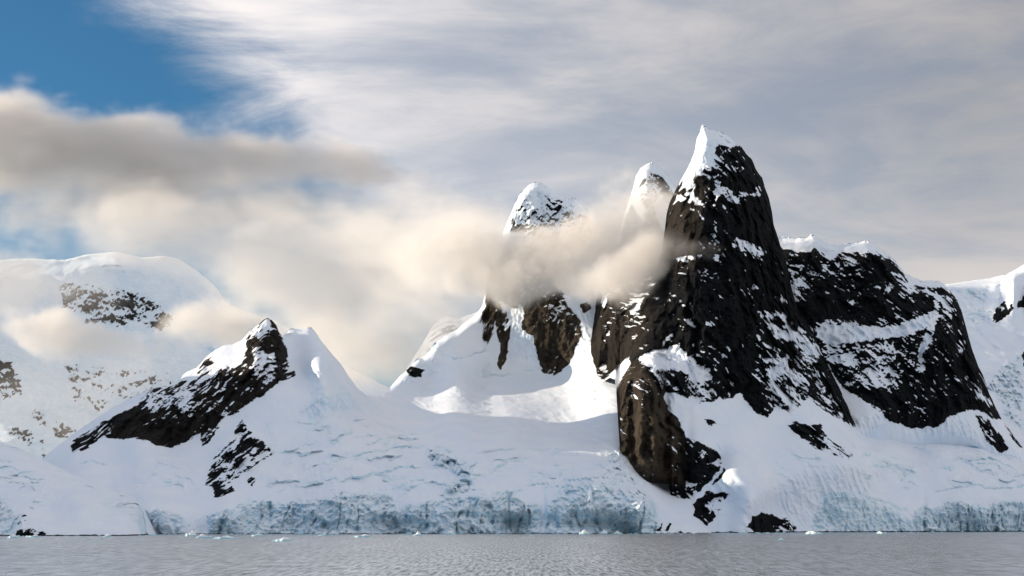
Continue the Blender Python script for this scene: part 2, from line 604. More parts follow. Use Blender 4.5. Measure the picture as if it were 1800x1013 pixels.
    for (shape, amt, soft) in snow:
        if len(shape) == 5 and not isinstance(shape[0], tuple):
            ex, ey, ra, rb, an = shape
            an = math.radians(an)
            uu = (jx - ex) * math.cos(an) + (jy - ey) * math.sin(an)
            vv = -(jx - ex) * math.sin(an) + (jy - ey) * math.cos(an)
            q = np.sqrt((uu / ra) ** 2 + (vv / rb) ** 2)
            sc = sc + amt * (1 - sstep(1 - soft, 1 + soft, q))
        else:
            sd = poly_sd(jx, jy, shape)
            sc = sc + amt * sstep(-soft, soft, sd)
    ICE = ICE * (1 - 0.75 * sstep(0.45, 0.8, nz + 0.12 * spk) * (rel > 0.01))
    rock = np.minimum(0.5 + R / 5.0, 0.5 - sc * 2.8)
    rock = np.maximum(rock, shade_tone)  # raises dark flecks over all the snow, painting shade
    if tide:
        zz = tide[0] * (1 + tide[1] * fbm(X0 / 9, X0 * 0 + 1, 3, seed + 70)) - Z0
        rock = np.maximum(rock, 0.5 + zz)
    rock = np.clip(rock, 0, 1)
    # snow lies proud of the rock
    lay = (1 - rock) * wr
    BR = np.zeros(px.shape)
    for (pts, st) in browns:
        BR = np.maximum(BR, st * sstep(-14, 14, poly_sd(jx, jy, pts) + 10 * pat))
    Y = Y - lay * 1.2
    Xw, Yw, Zw = at(px, py, Y)
    # back slope
    nb = 7
    bl, bs_ = back
    s = (np.linspace(0, 1, nb + 1)[1:] ** 1.5)[:, None]
    nzb = fbm(gx / 40, gx * 0 + 2.0, 3, seed + 31)[None, :]
    Xb = Xw[-1][None] + s * 0
    Yk = Yw[-1][None] + s * bl * (1 + 0.3 * nzb)
    Zk = Zw[-1][None] - s * bl * bs_ - s * s * bl * 0.6
    Xw = np.concatenate([Xw, Xb]); Yw = np.concatenate([Yw, Yk]); Zw = np.concatenate([Zw, Zk])
    rock = np.concatenate([rock, np.repeat(rock[-1:], nb, 0)])
    ICE = np.concatenate([ICE, np.zeros((nb, ncol))])
    BR = np.concatenate([BR, np.repeat(BR[-1:], nb, 0)])
    cls = np.concatenate([cls, np.repeat(cls[-1:] * 0, nb, 0)])
    nrm = normals(Xw, Yw, Zw)
    R_, C_ = Xw.shape
    idx = np.arange(R_ * C_).reshape(R_, C_)
    quads = np.stack([idx[:-1, :-1], idx[:-1, 1:], idx[1:, 1:], idx[1:, :-1]], -1).reshape(-1, 4)
    fc = cls[:-1, :-1].reshape(-1)
    verts = np.stack([Xw, Yw, Zw], -1).reshape(-1, 3)
    nrmf = nrm.reshape(-1, 3)
    ym = float(np.mean(Yw[0])); xm = float(np.mean(Xw[0]))
    root = empty(name, (xm, ym, 0))
    tag(root, label, cat, kind='structure')
    for k, pname in enumerate(part_names):
        f = quads[fc == k]
        if len(f) == 0:
            continue
        u, inv = np.unique(f, return_inverse=True)
        o = mesh_from(pname, verts[u], inv.reshape(-1, 4), nrmf[u],
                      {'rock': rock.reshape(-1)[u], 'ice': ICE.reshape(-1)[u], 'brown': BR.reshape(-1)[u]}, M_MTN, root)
        if part_labels[k]:
            o['label'] = part_labels[k]
    return root


STEP = 1.35
# ---- sea
def build_water():
    me = bpy.data.meshes.new('water')
    s = 30000
    me.from_pydata([(-s, -3000, 0), (s, -3000, 0), (s, s, 0), (-s, s, 0)], [], [(0, 1, 2, 3)])
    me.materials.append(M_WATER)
    o = bpy.data.objects.new('water', me)
    COL.objects.link(o)
    tag(o, 'rippled grey sea in front of the snowy shore', 'sea', kind='structure')


build_water()

# ---- far snow mountain at the left, half hidden by mist
terrain('mountain', -220, 720, 2.2,
    top=[(-220, 470), (-60, 462), (30, 455), (60, 455), (115, 457), (150, 448), (180, 445), (205, 443), (250, 453), (290, 450),
         (312, 455), (330, 465), (355, 483), (375, 500), (400, 533), (430, 548), (480, 562), (530, 590), (600, 640), (720, 700)],
    bottom=[(-220, 860), (720, 860)],
    ctrl=[(-220, 470, 5450), (0, 455, 5750), (205, 443, 6050), (375, 500, 6250), (100, 540, 5600), (300, 540, 5900), (0, 620, 5150),
          (200, 640, 5420), (100, 700, 5000), (300, 680, 5300), (50, 800, 4500), (150, 800, 4600), (450, 560, 6300), (400, 700, 5300),
          (600, 650, 6200), (720, 720, 6100), (-220, 700, 4700), (-220, 850, 4400), (400, 850, 4500), (700, 850, 4600), (170, 860, 4300)],
    rocks=[('rock_outcrop', [(120, 520), (137, 508), (135, 525), (125, 535)], None),
           ('rock_outcrop', [(160, 518), (195, 513), (200, 530), (190, 560), (165, 550)], None),
           ('rock_outcrop', [(196, 545), (220, 550), (222, 572), (205, 570)], None),
           ('rock_outcrop', [(255, 520), (268, 535), (290, 565), (280, 570), (262, 548)], None),
           ('rock_outcrop', [(234, 518), (240, 530), (238, 540), (232, 530)], None),
           ('rock_outcrop', [(-20, 630), (10, 640), (20, 665), (24, 685), (14, 680), (5, 655)], None),
           ('rock_outcrop', [(10, 752), (35, 756), (62, 765), (50, 780), (28, 775)], None),
           ('rock_outcrop', [(72, 770), (80, 785), (88, 800), (80, 808), (74, 790)], None),
           ('rock_outcrop', [(118, 640), (128, 645), (125, 660), (117, 655)], None),
           ('rock_outcrop', [(135, 645), (152, 650), (150, 680), (140, 695), (130, 670)], None),
           ('rock_outcrop', [(145, 690), (175, 688), (180, 705), (160, 712)], None),
           ('rock_outcrop', [(200, 685), (220, 668), (240, 690), (225, 710), (185, 720), (190, 700)], None),
           ('rock_outcrop', [(270, 660), (300, 658), (330, 670), (300, 690), (262, 680)], None),
           ('rock_outcrop', [(60, 720), (75, 735), (85, 752), (75, 758), (66, 742)], None),
           ('rock_outcrop', [(88, 748), (120, 750), (140, 760), (100, 768)], None),
           ('rock_outcrop', [(160, 660), (172, 668), (170, 680), (162, 675)], None),
           ('rock_face', [(105, 500), (170, 505), (240, 515), (305, 558), (285, 580), (230, 562), (160, 568), (110, 540)], None),
           ('rock_face', [(115, 645), (260, 655), (340, 668), (300, 700), (200, 726), (135, 712)], None),
           ('rock_face', [(-60, 620), (20, 640), (40, 690), (10, 700), (-60, 660)], None)],
    ice_and_shade=[(None, [(-250, 400), (60, 400), (330, 420), (480, 500), (720, 640), (720, 870), (-250, 870)], 0.30, 0.0)],  # bluish tint over the whole mountain paints its shaded look
    snow=[((50, 800, 400, 200, 0), 0.05, 0.3), ([(100, 495), (170, 500), (240, 510), (310, 555), (290, 585), (230, 570), (150, 575), (105, 545)], 0.22, 8), ([(110, 640), (260, 650), (345, 665), (300, 705), (200, 730), (130, 715)], 0.22, 8)], thr=0.42, shade_tone=0.33, jit=14.0,  # overall dark flecking stands in for shade on the far snow
    edge=(40, 300), rib=(120, 500, 30), streak=-40, seed=101, back=(900, 0.6), jag=1.4, und=3.5, c=40.0, ns=2.6,
    label='hazy broad snow mountain far behind the drifting mist', cat='mountain')

# ---- far small summit in the gap under the cloud
terrain('mountain', 690, 930, 2.0,
    top=[(690, 690), (720, 640), (745, 600), (756, 580), (768, 566), (785, 556), (805, 560), (830, 552), (870, 535), (930, 520)],
    bottom=[(690, 740), (930, 740)],
    ctrl=[(690, 690, 5000), (745, 600, 5300), (785, 556, 5500), (870, 535, 5600), (930, 520, 5700), (700, 740, 4600), (800, 640, 4900), (900, 740, 4500), (930, 640, 5000)],
    rocks=[('rock_outcrop', [(770, 580), (795, 572), (812, 577), (800, 590), (778, 588)], None)],
    snow=[], thr=0.45, edge=(25, 200), rib=(90, 300, 30), streak=-40, seed=131, back=(700, 0.7), jag=2.0, und=3.0, c=30.0,
    label='small pale summit seen through the gap beside the cloudy peak', cat='mountain')

# ---- far ridge at the right
terrain('mountain', 1570, 1960, 1.8,
    top=[(1570, 520), (1620, 510), (1665, 500), (1700, 495), (1740, 489), (1770, 482), (1785, 474), (1800, 465), (1850, 438), (1960, 400)],
    bottom=[(1570, 840), (1960, 840)],
    ctrl=[(1570, 520, 3950), (1665, 500, 4050), (1775, 482, 4150), (1800, 465, 4250), (1960, 400, 4500), (1690, 540, 3880), (1740, 520, 3990), (1780, 500, 4000),
          (1800, 530, 3900), (1700, 600, 3650), (1800, 600, 3720), (1760, 720, 3300), (1700, 720, 3250), (1800, 780, 3200), (1860, 820, 3200), (1640, 780, 3100), (1960, 700, 3400)],
    rocks=[('rock_outcrop', [(1744, 562), (1750, 545), (1765, 528), (1772, 545), (1780, 530), (1781, 545), (1765, 560), (1750, 570)], None),
           ('rock_outcrop', [(1786, 538), (1800, 520), (1815, 505), (1830, 520), (1810, 540), (1790, 542)], None),
           ('rock_outcrop', [(1797, 620), (1830, 600), (1850, 640), (1800, 645)], None)],
    ice_and_shade=[('ice_face', [(1680, 510), (1735, 500), (1745, 560), (1720, 590), (1695, 560)], 0.55, 0.6),
          ('ice_face', [(1720, 690), (1760, 640), (1800, 620), (1800, 760), (1770, 740), (1745, 690)], 0.6, 1.2),
          ('ice_face', [(1690, 620), (1740, 660), (1740, 700), (1715, 680)], 0.6, 1.0)],
    bumps=[(1782, 510, 7, 30, -60), (1760, 520, 7, 25, 45), (1800, 520, 6, 30, 50)],
    thr=0.5, edge=(14, 160), rib=(60, 250, 24), streak=50, seed=151, back=(700, 0.6), jag=0.6, und=2.0, ns=2.0,
    label='far snow ridge with a sunlit crest beyond the dark wall', cat='mountain')

# ---- slim rear tower
terrain('mountain', 1085, 1245, 1.35,
    top=[(1085, 420), (1100, 370), (1113, 330), (1118, 308), (1124, 297), (1136, 289), (1146, 285), (1156, 292), (1166, 300), (1178, 314), (1188, 330), (1196, 350), (1215, 420), (1245, 480)],
    bottom=[(1085, 560), (1245, 560)],
    ctrl=[(1085, 440, 3250), (1113, 330, 3200), (1120, 400, 3120), (1133, 310, 3150), (1138, 350, 3090), (1150, 400, 3060), (1146, 290, 3200), (1165, 330, 3200),
          (1180, 360, 3240), (1196, 350, 3290), (1150, 540, 2980), (1090, 560, 3000), (1240, 560, 3100), (1240, 490, 3250)],
    snow=[([(1115, 330), (1146, 290), (1190, 345), (1160, 350), (1130, 380)], 0.42, 5)],
    rocks=[('rock_face', [(1120, 335), (1140, 300), (1165, 312), (1186, 345), (1182, 368), (1160, 345), (1135, 372)], None),
           ('rock_face', [(1135, 372), (1150, 360), (1160, 400), (1180, 420), (1180, 540), (1110, 540), (1120, 450)], None)],
    ice_and_shade=[(None, [(1080, 420), (1110, 300), (1145, 280), (1200, 340), (1240, 480), (1240, 560), (1085, 560)], 0.25, 0.3)],  # tint greys the spire, painting weaker sunlight
    thr=0.40, edge=(16, 60), rib=(26, 150, 16), streak=50, seed=171, back=(160, 1.2), jag=1.2, und=1.2, bumps=[(1138, 345, 5, 40, -14)], c=14.0,
    label='slim snow plastered spire rising behind the tall dark tower', cat='mountain')

# ---- dark wall right of the tall tower
terrain('mountain', 1325, 1960, STEP,
    top=[(1325, 425), (1365, 416), (1385, 417), (1400, 420), (1408, 417), (1418, 419), (1427, 411), (1438, 418), (1450, 426), (1462, 430), (1473, 432), (1482, 429),
         (1495, 428), (1510, 426), (1525, 422), (1535, 430), (1545, 436), (1560, 446), (1572, 457), (1582, 470), (1590, 480), (1605, 488), (1620, 493),
         (1650, 494), (1662, 502), (1672, 512), (1682, 527), (1690, 545), (1698, 575), (1708, 612), (1720, 645), (1728, 660), (1738, 690), (1748, 712), (1760, 735),
         (1775, 757), (1800, 790), (1860, 850), (1960, 920)],
    bottom=[(1325, 810), (1700, 812), (1790, 822), (1860, 862), (1960, 930)],
    ctrl=[(1325, 425, 2900), (1370, 416, 2880), (1427, 411, 2860), (1473, 432, 2850), (1525, 422, 2820), (1600, 486, 2820), (1665, 505, 2830), (1400, 560, 2700), (1400, 700, 2560),
          (1450, 600, 2640), (1450, 520, 2740), (1500, 560, 2690), (1500, 590, 2620), (1600, 570, 2650), (1550, 580, 2640), (1500, 500, 2770), (1560, 500, 2740), (1600, 540, 2700), (1500, 680, 2530),
          (1560, 735, 2480), (1600, 750, 2520), (1600, 660, 2600), (1660, 740, 2540), (1660, 600, 2640), (1700, 600, 2720), (1700, 700, 2590), (1745, 715, 2640), (1775, 757, 2640),
          (1745, 780, 2560), (1600, 772, 2528), (1700, 775, 2555), (1560, 768, 2500), (1500, 765, 2470), (1600, 812, 2570), (1700, 812, 2600), (1400, 810, 2560), (1800, 800, 2620), (1860, 850, 2640), (1960, 930, 2700)],
    rocks=[('rock_face', [(1372, 436), (1395, 442), (1420, 444), (1432, 436), (1445, 445), (1460, 458), (1480, 443), (1505, 436), (1530, 432), (1548, 448), (1570, 460), (1592, 486), (1602, 502), (1640, 506), (1660, 506), (1680, 523), (1697, 560),
                          (1712, 612), (1735, 670), (1750, 708), (1762, 738), (1745, 735), (1722, 722), (1700, 720), (1665, 735), (1650, 750), (1600, 752), (1565, 740),
                          (1540, 718), (1505, 695), (1480, 680), (1400, 560), (1368, 470)], None),
           ('rock_outcrop', [(1715, 730), (1735, 735), (1755, 760), (1775, 790), (1760, 797), (1745, 785), (1732, 770)], None),
           ('rock_outcrop', [(1765, 745), (1775, 757), (1798, 788), (1790, 786)], None)],
    snow=[([(1438, 580), (1450, 565), (1470, 572), (1500, 575), (1540, 578), (1580, 572), (1610, 560), (1640, 548), (1652, 556), (1625, 578), (1590, 592), (1540, 594), (1500, 602), (1455, 604), (1440, 595)], 1.3, 3),
          ([(1450, 600), (1600, 590), (1625, 640), (1610, 680), (1540, 670), (1470, 660)], 0.30, 25),
          ([(1385, 440), (1420, 425), (1440, 435), (1470, 460), (1520, 440), (1500, 480), (1470, 500), (1440, 470), (1400, 500), (1380, 560)], 0.20, 20),
          ([(1645, 510), (1652, 545), (1640, 590), (1622, 625), (1628, 655), (1618, 655), (1612, 622), (1630, 580), (1642, 545)], 0.8, 2.5),
          ((1665, 545, 10, 25, 10), 0.35, 0.5), ((1690, 610, 8, 16, 20), 0.35, 0.5), ((1590, 495, 26, 10, 40), 0.35, 0.5), ((1515, 440, 26, 10, 10), 0.5, 0.4),
          ((1735, 690, 16, 26, -35), 0.3, 0.5), ((1500, 620, 50, 30, 30), 0.10, 0.5), ((1545, 690, 40, 30, 30), 0.10, 0.5), ((1395, 520, 8, 50, -10), 0.35, 0.5)],
    steps=[([(1700, 782), (1740, 800), (1790, 806)], 4, 20)],
    thr=0.44, edge=(16, 55), rib=(55, 160, 26), streak=-48, seed=191, back=(260, 0.9), jag=2.8,
    label='broad dark rock wall with a snow ledge and snowy crest', cat='mountain')

# ---- glacier, snow peak at the left and the cloud wrapped peak behind
terrain('mountain', 30, 1262, STEP,
    top=[(30, 840), (75, 806), (100, 785), (130, 762), (165, 738), (200, 716), (230, 700), (255, 689), (270, 682), (290, 680), (310, 676), (318, 662), (330, 653), (345, 647),
         (352, 640), (362, 628), (375, 617), (395, 607), (410, 605), (425, 598), (434, 588), (443, 578), (455, 570), (464, 562), (470, 559), (478, 563), (486, 572), (490, 584), (497, 592), (503, 584),
         (512, 577), (525, 579), (537, 577), (546, 575), (553, 582), (563, 597), (580, 618), (600, 641), (612, 660), (628, 682), (645, 696), (660, 698), (672, 695), (690, 676), (702, 662), (712, 654),
         (725, 640), (733, 630), (745, 628), (757, 616), (762, 604), (775, 597), (785, 588), (800, 582), (812, 572), (825, 562), (838, 552), (848, 538), (855, 505), (862, 470),
         (870, 445), (882, 415), (893, 388), (902, 366), (908, 350), (916, 338), (930, 325), (940, 320), (950, 321), (962, 328), (980, 342), (992, 349), (1000, 352), (1004, 348), (1012, 348), (1016, 357), (1030, 366), (1036, 375),
         (1042, 400), (1048, 440), (1060, 475), (1100, 495), (1262, 505)],
    bottom=[(30, 944), (255, 943), (1262, 943)],
    ctrl=[(30, 840, 2300), (75, 806, 2240), (30, 943, 1860), (150, 943, 1850), (255, 939, 1835), (365, 939, 1838), (500, 940, 1870), (700, 940, 1890), (900, 940, 1910), (1100, 940, 1930), (1240, 940, 1990),
          (300, 893, 1836), (255, 890, 1840), (400, 896, 1848), (600, 874, 1886), (730, 888, 1892), (850, 876, 1905), (1050, 858, 1930), (1140, 880, 1940), (950, 888, 1915),
          (300, 830, 2000), (250, 790, 2100), (180, 770, 2170), (130, 790, 2160), (130, 765, 2250), (345, 880, 1890), (200, 716, 2270), (230, 860, 1960),
          (200, 798, 2130), (300, 790, 2130), (360, 780, 2140), (400, 742, 2180), (250, 740, 2190), (330, 710, 2200), (420, 670, 2250), (470, 630, 2280), (500, 660, 2270), (400, 630, 2330), (440, 600, 2340),
          (255, 689, 2290), (345, 647, 2340), (410, 605, 2390), (470, 560, 2380), (546, 577, 2440), (500, 600, 2390), (525, 620, 2370), (515, 650, 2310),
          (300, 855, 1950), (400, 850, 1960), (420, 800, 2040), (450, 725, 2190), (440, 860, 1945), (520, 690, 2230), (566, 640, 2268), (568, 655, 2250), (576, 690, 2222), (545, 668, 2265), (600, 690, 2290), (615, 715, 2310), (602, 650, 2440), (555, 610, 2360), (640, 692, 2500),
          (500, 800, 2080), (500, 850, 1970), (650, 850, 1970), (650, 790, 2160), (650, 740, 2360), (655, 705, 2560), (550, 740, 2200), (550, 890, 1880),
          (800, 850, 1975), (800, 790, 2170), (800, 740, 2410), (900, 717, 2620), (900, 760, 2310), (950, 820, 2080), (1000, 722, 2600), (1000, 765, 2310), (1050, 800, 2150), (1090, 760, 2280), (1090, 705, 2500),
          (690, 702, 2720), (750, 702, 2745), (900, 701, 2745), (1000, 696, 2735), (1060, 672, 2700), (760, 690, 2800), (850, 689, 2820), (930, 687, 2830), (1000, 679, 2810),
          (690, 678, 2770), (712, 656, 2800), (733, 632, 2840), (762, 610, 2880), (800, 590, 2930), (800, 645, 2860), (850, 640, 2895), (950, 640, 2930), (1000, 640, 2900), (840, 556, 2990), (1030, 600, 2870), (1045, 520, 2930),
          (870, 480, 3010), (950, 560, 2940), (950, 500, 2990), (900, 400, 3090), (925, 350, 3120), (945, 325, 3160), (1000, 400, 3080), (1030, 380, 3130), (1050, 450, 3060), (1100, 520, 2990), (1150, 600, 2900),
          (1200, 700, 2800), (1262, 520, 3000), (1262, 900, 2250), (1230, 880, 2150), (1180, 910, 2025), (1160, 860, 2140), (1112, 822, 2145), (1130, 840, 2128), (1200, 800, 2330), (1150, 800, 2230)],
    rocks=[('rock_face', [(125, 785), (128, 795), (150, 790), (175, 772), (190, 768), (200, 772), (240, 770), (285, 785), (305, 787), (330, 775), (352, 762), (355, 785), (365, 780), (385, 755), (395, 735),
                          (420, 725), (440, 705), (465, 695), (490, 672), (518, 662), (520, 655), (505, 640), (505, 615), (497, 600), (491, 582), (482, 565), (470, 556), (455, 568), (440, 582), (430, 603), (434, 612),
                          (425, 640), (410, 650), (400, 640), (385, 645), (372, 625), (360, 632), (348, 650), (345, 668), (330, 672), (318, 668), (312, 676), (290, 682), (265, 682), (255, 692), (245, 705), (240, 715),
                          (220, 722), (180, 742), (150, 762), (130, 774)], None),
           ('rock_outcrop', [(425, 738), (435, 755), (470, 783), (481, 800), (465, 812), (445, 822), (420, 840), (405, 850), (412, 862), (385, 876), (375, 874), (378, 858), (362, 852), (368, 830), (375, 805),
                             (385, 790), (400, 785), (410, 765), (415, 752)], None),
           ('rock_outcrop', [(440, 837), (452, 842), (442, 856), (434, 850)], None),
           ('rock_outcrop', [(710, 649), (722, 644), (747, 651), (738, 664), (725, 663)], None),
           ('rock_outcrop', [(846, 548), (858, 535), (872, 525), (882, 545), (884, 560), (870, 565), (866, 585), (858, 606), (850, 600), (849, 580), (844, 560)], None),
           ('rock_outcrop', [(873, 562), (890, 545), (898, 572), (893, 610), (891, 630), (881, 649), (874, 642), (881, 610), (871, 585)], None),
           ('rock_face', [(914, 525), (930, 505), (950, 495), (985, 505), (997, 535), (1016, 560), (1020, 592), (1011, 615), (1001, 638), (978, 661), (955, 656), (945, 630), (940, 612), (938, 592), (914, 576), (922, 550)], None),
           ('rock_face', [(858, 475), (900, 430), (960, 420), (990, 440), (1000, 500), (940, 505), (908, 545), (880, 530), (852, 536)], None),
           ('rock_face', [(893, 405), (905, 360), (928, 336), (948, 330), (985, 352), (1028, 370), (1044, 410), (1040, 450), (960, 425)], None),
           ('rock_outcrop', [(1020, 536), (1035, 532), (1038, 545), (1025, 551)], None),
           ('rock_outcrop', [(1005, 572), (1018, 560), (1024, 590), (1014, 600)], None),
           ('rock_outcrop', [(1150, 932), (1168, 920), (1185, 921), (1198, 935), (1180, 940)], None)],
    snow=[([(365, 625), (400, 608), (428, 603), (430, 630), (405, 655), (380, 668), (352, 672), (350, 650)], 0.32, 12),
          ([(440, 612), (462, 600), (470, 625), (455, 665), (445, 655), (450, 630)], 0.45, 6), ((478, 628, 5, 24, 8), 0.3, 0.5),
          ([(470, 562), (478, 580), (460, 590), (440, 596), (445, 580)], 0.40, 6), ([(255, 690), (320, 676), (350, 680), (340, 710), (300, 700), (262, 705)], 0.22, 12),
          ((330, 722, 14, 10, 40), 0.4, 0.5), ((268, 715, 14, 8, 60), 0.4, 0.5), ((400, 690, 10, 30, 30), 0.25, 0.6), ((435, 690, 8, 24, 35), 0.25, 0.6), ((395, 735, 6, 20, 20), 0.4, 0.5),
          ([(200, 730), (300, 740), (345, 765), (280, 785), (200, 770)], -0.25, 15),
          ((395, 800, 30, 10, -30), 0.25, 0.5), ((450, 808, 30, 14, -35), 0.26, 0.5), ((400, 830, 14, 20, 20), 0.2, 0.6), ((400, 852, 16, 6, -20), 0.25, 0.6),
          ([(885, 420), (900, 350), (945, 315), (1040, 365), (1055, 430), (1040, 460), (960, 440)], 0.50, 6), ([(895, 370), (910, 340), (945, 318), (965, 335), (940, 380), (915, 400)], 0.3, 8), ((895, 560, 6, 26, 20), 0.5, 0.4), ((985, 545, 10, 26, 35), 0.35, 0.5), ((960, 560, 8, 22, 35), 0.3, 0.5), ((1005, 580, 18, 12, 0), 0.3, 0.5),
          ([(1000, 600), (1010, 615), (975, 660), (945, 630), (950, 600)], -0.2, 12), ((925, 470, 60, 40, 0), 0.12, 0.5), ((870, 575, 10, 30, 0), 0.15, 0.5)],
    ice_and_shade=[('ice_cliff', [(253, 945), (253, 892), (280, 889), (300, 897), (322, 912), (330, 945)], 0.45, 0.9),
          ('ice_cliff', [(362, 945), (364, 906), (400, 890), (440, 876), (500, 884), (560, 874), (600, 862), (640, 866), (692, 870), (700, 900), (690, 945)], 0.80, 1.35),
          ('ice_cliff', [(668, 945), (676, 922), (692, 904), (720, 888), (800, 872), (850, 866), (875, 864), (895, 860), (925, 880), (950, 892), (955, 945)], 0.82, 1.35),
          ('ice_cliff', [(955, 945), (958, 895), (985, 852), (1005, 842), (1040, 846), (1080, 842), (1130, 856), (1152, 885), (1160, 925), (1165, 945)], 0.80, 1.3),
          (None, [(855, 480), (895, 360), (940, 312), (1040, 365), (1050, 470), (940, 470)], 0.25, 0.25), (None, [(860, 945), (880, 915), (905, 908), (925, 912), (945, 945)], 1.0, 0.8), (None, [(990, 945), (1000, 905), (1030, 903), (1065, 910), (1110, 932), (1120, 945)], 1.0, 0.8),  # first entry tints the summit to paint dimmed sun; the others are ice
          ('ice_fall', [(745, 790), (765, 788), (790, 802), (820, 815), (832, 840), (828, 860), (800, 868), (770, 875), (790, 850), (805, 835), (775, 822), (755, 815)], 0.85, 1.9),
          ('ice_fall', [(1085, 778), (1095, 800), (1120, 842), (1150, 848), (1130, 860), (1080, 850), (1040, 845), (1060, 820)], 0.55, 1.3),
          (None, [(465, 745), (480, 740), (490, 790), (480, 810), (470, 790)], 0.45, 0.35), (None, [(535, 680), (600, 675), (640, 715), (600, 725), (560, 710)], 0.28, 0.25),
          (None, [(270, 800), (300, 790), (325, 795), (300, 830), (275, 830)], 0.30, 0.25), (None, [(500, 775), (560, 745), (570, 770), (520, 800)], 0.25, 0.2),
          (None, [(865, 835), (890, 815), (925, 812), (905, 830), (880, 843)], 0.5, 0.3), (None, [(900, 850), (960, 835), (1060, 845), (980, 858), (900, 868)], 0.4, 0.4),
          (None, [(340, 860), (362, 835), (372, 842), (350, 868)], 0.4, 0.4)],
    steps=[([(560, 822), (640, 800), (700, 788), (745, 787)], 4, 26), ([(590, 846), (640, 838), (700, 826), (760, 822)], 5, 22), ([(480, 868), (540, 852), (600, 842)], 4, 20),
           ([(640, 785), (690, 768), (740, 762)], 3, 22), ([(500, 742), (560, 708), (600, 716), (640, 722)], 3, 18), ([(860, 838), (890, 816), (930, 810)], 6, 18),
           ([(560, 858), (620, 842), (680, 836), (720, 846)], 4, 14), ([(890, 868), (960, 850), (1040, 842), (1100, 846)], 4, 18), ([(740, 600), (800, 634), (850, 618), (870, 622)], 2.2, 14),
           ([(830, 660), (880, 662), (940, 650), (960, 655)], 2.2, 14), ([(690, 862), (760, 850), (830, 866)], 5, 14), ([(140, 818), (165, 812), (190, 820)], 3, 14),
           ([(480, 800), (520, 790), (560, 778)], 3, 20), ([(830, 800), (900, 790), (1000, 792)], 2, 20)],
    bumps=[(903, 920, 34, 16, 34), (1038, 920, 45, 15, 40), (955, 900, 6, 40, 14), (700, 925, 16, 20, 12), (565, 925, 30, 12, 10), (800, 905, 50, 20, 8), (480, 905, 60, 16, 7)],
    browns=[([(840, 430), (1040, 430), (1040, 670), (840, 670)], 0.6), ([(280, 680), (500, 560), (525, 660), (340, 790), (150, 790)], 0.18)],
    folds=[([(470, 745), (560, 715), (640, 730), (760, 770), (860, 820), (860, 872), (700, 872), (480, 872), (440, 850)], -13, 18, 5.5, 1.0), ([(850, 800), (960, 790), (1080, 780), (1120, 850), (1000, 860), (870, 870)], 3, 13, 4.0, 0.9), ([(250, 790), (330, 790), (350, 850), (300, 880), (240, 850)], 15, 15, 4.0, 0.7), ([(740, 780), (800, 795), (840, 830), (835, 870), (770, 880), (760, 830)], 35, 10, 5.0, 1.2)],
    tide=(0.5, 4.0), thr=0.44, edge=(12, 30), rib=(48, 170, 22), streak=52, seed=211, back=(320, 0.75), jag=1.1, und=0.5,
    label='glacier and snow peaks with blue ice cliffs along the shore', cat='mountain')

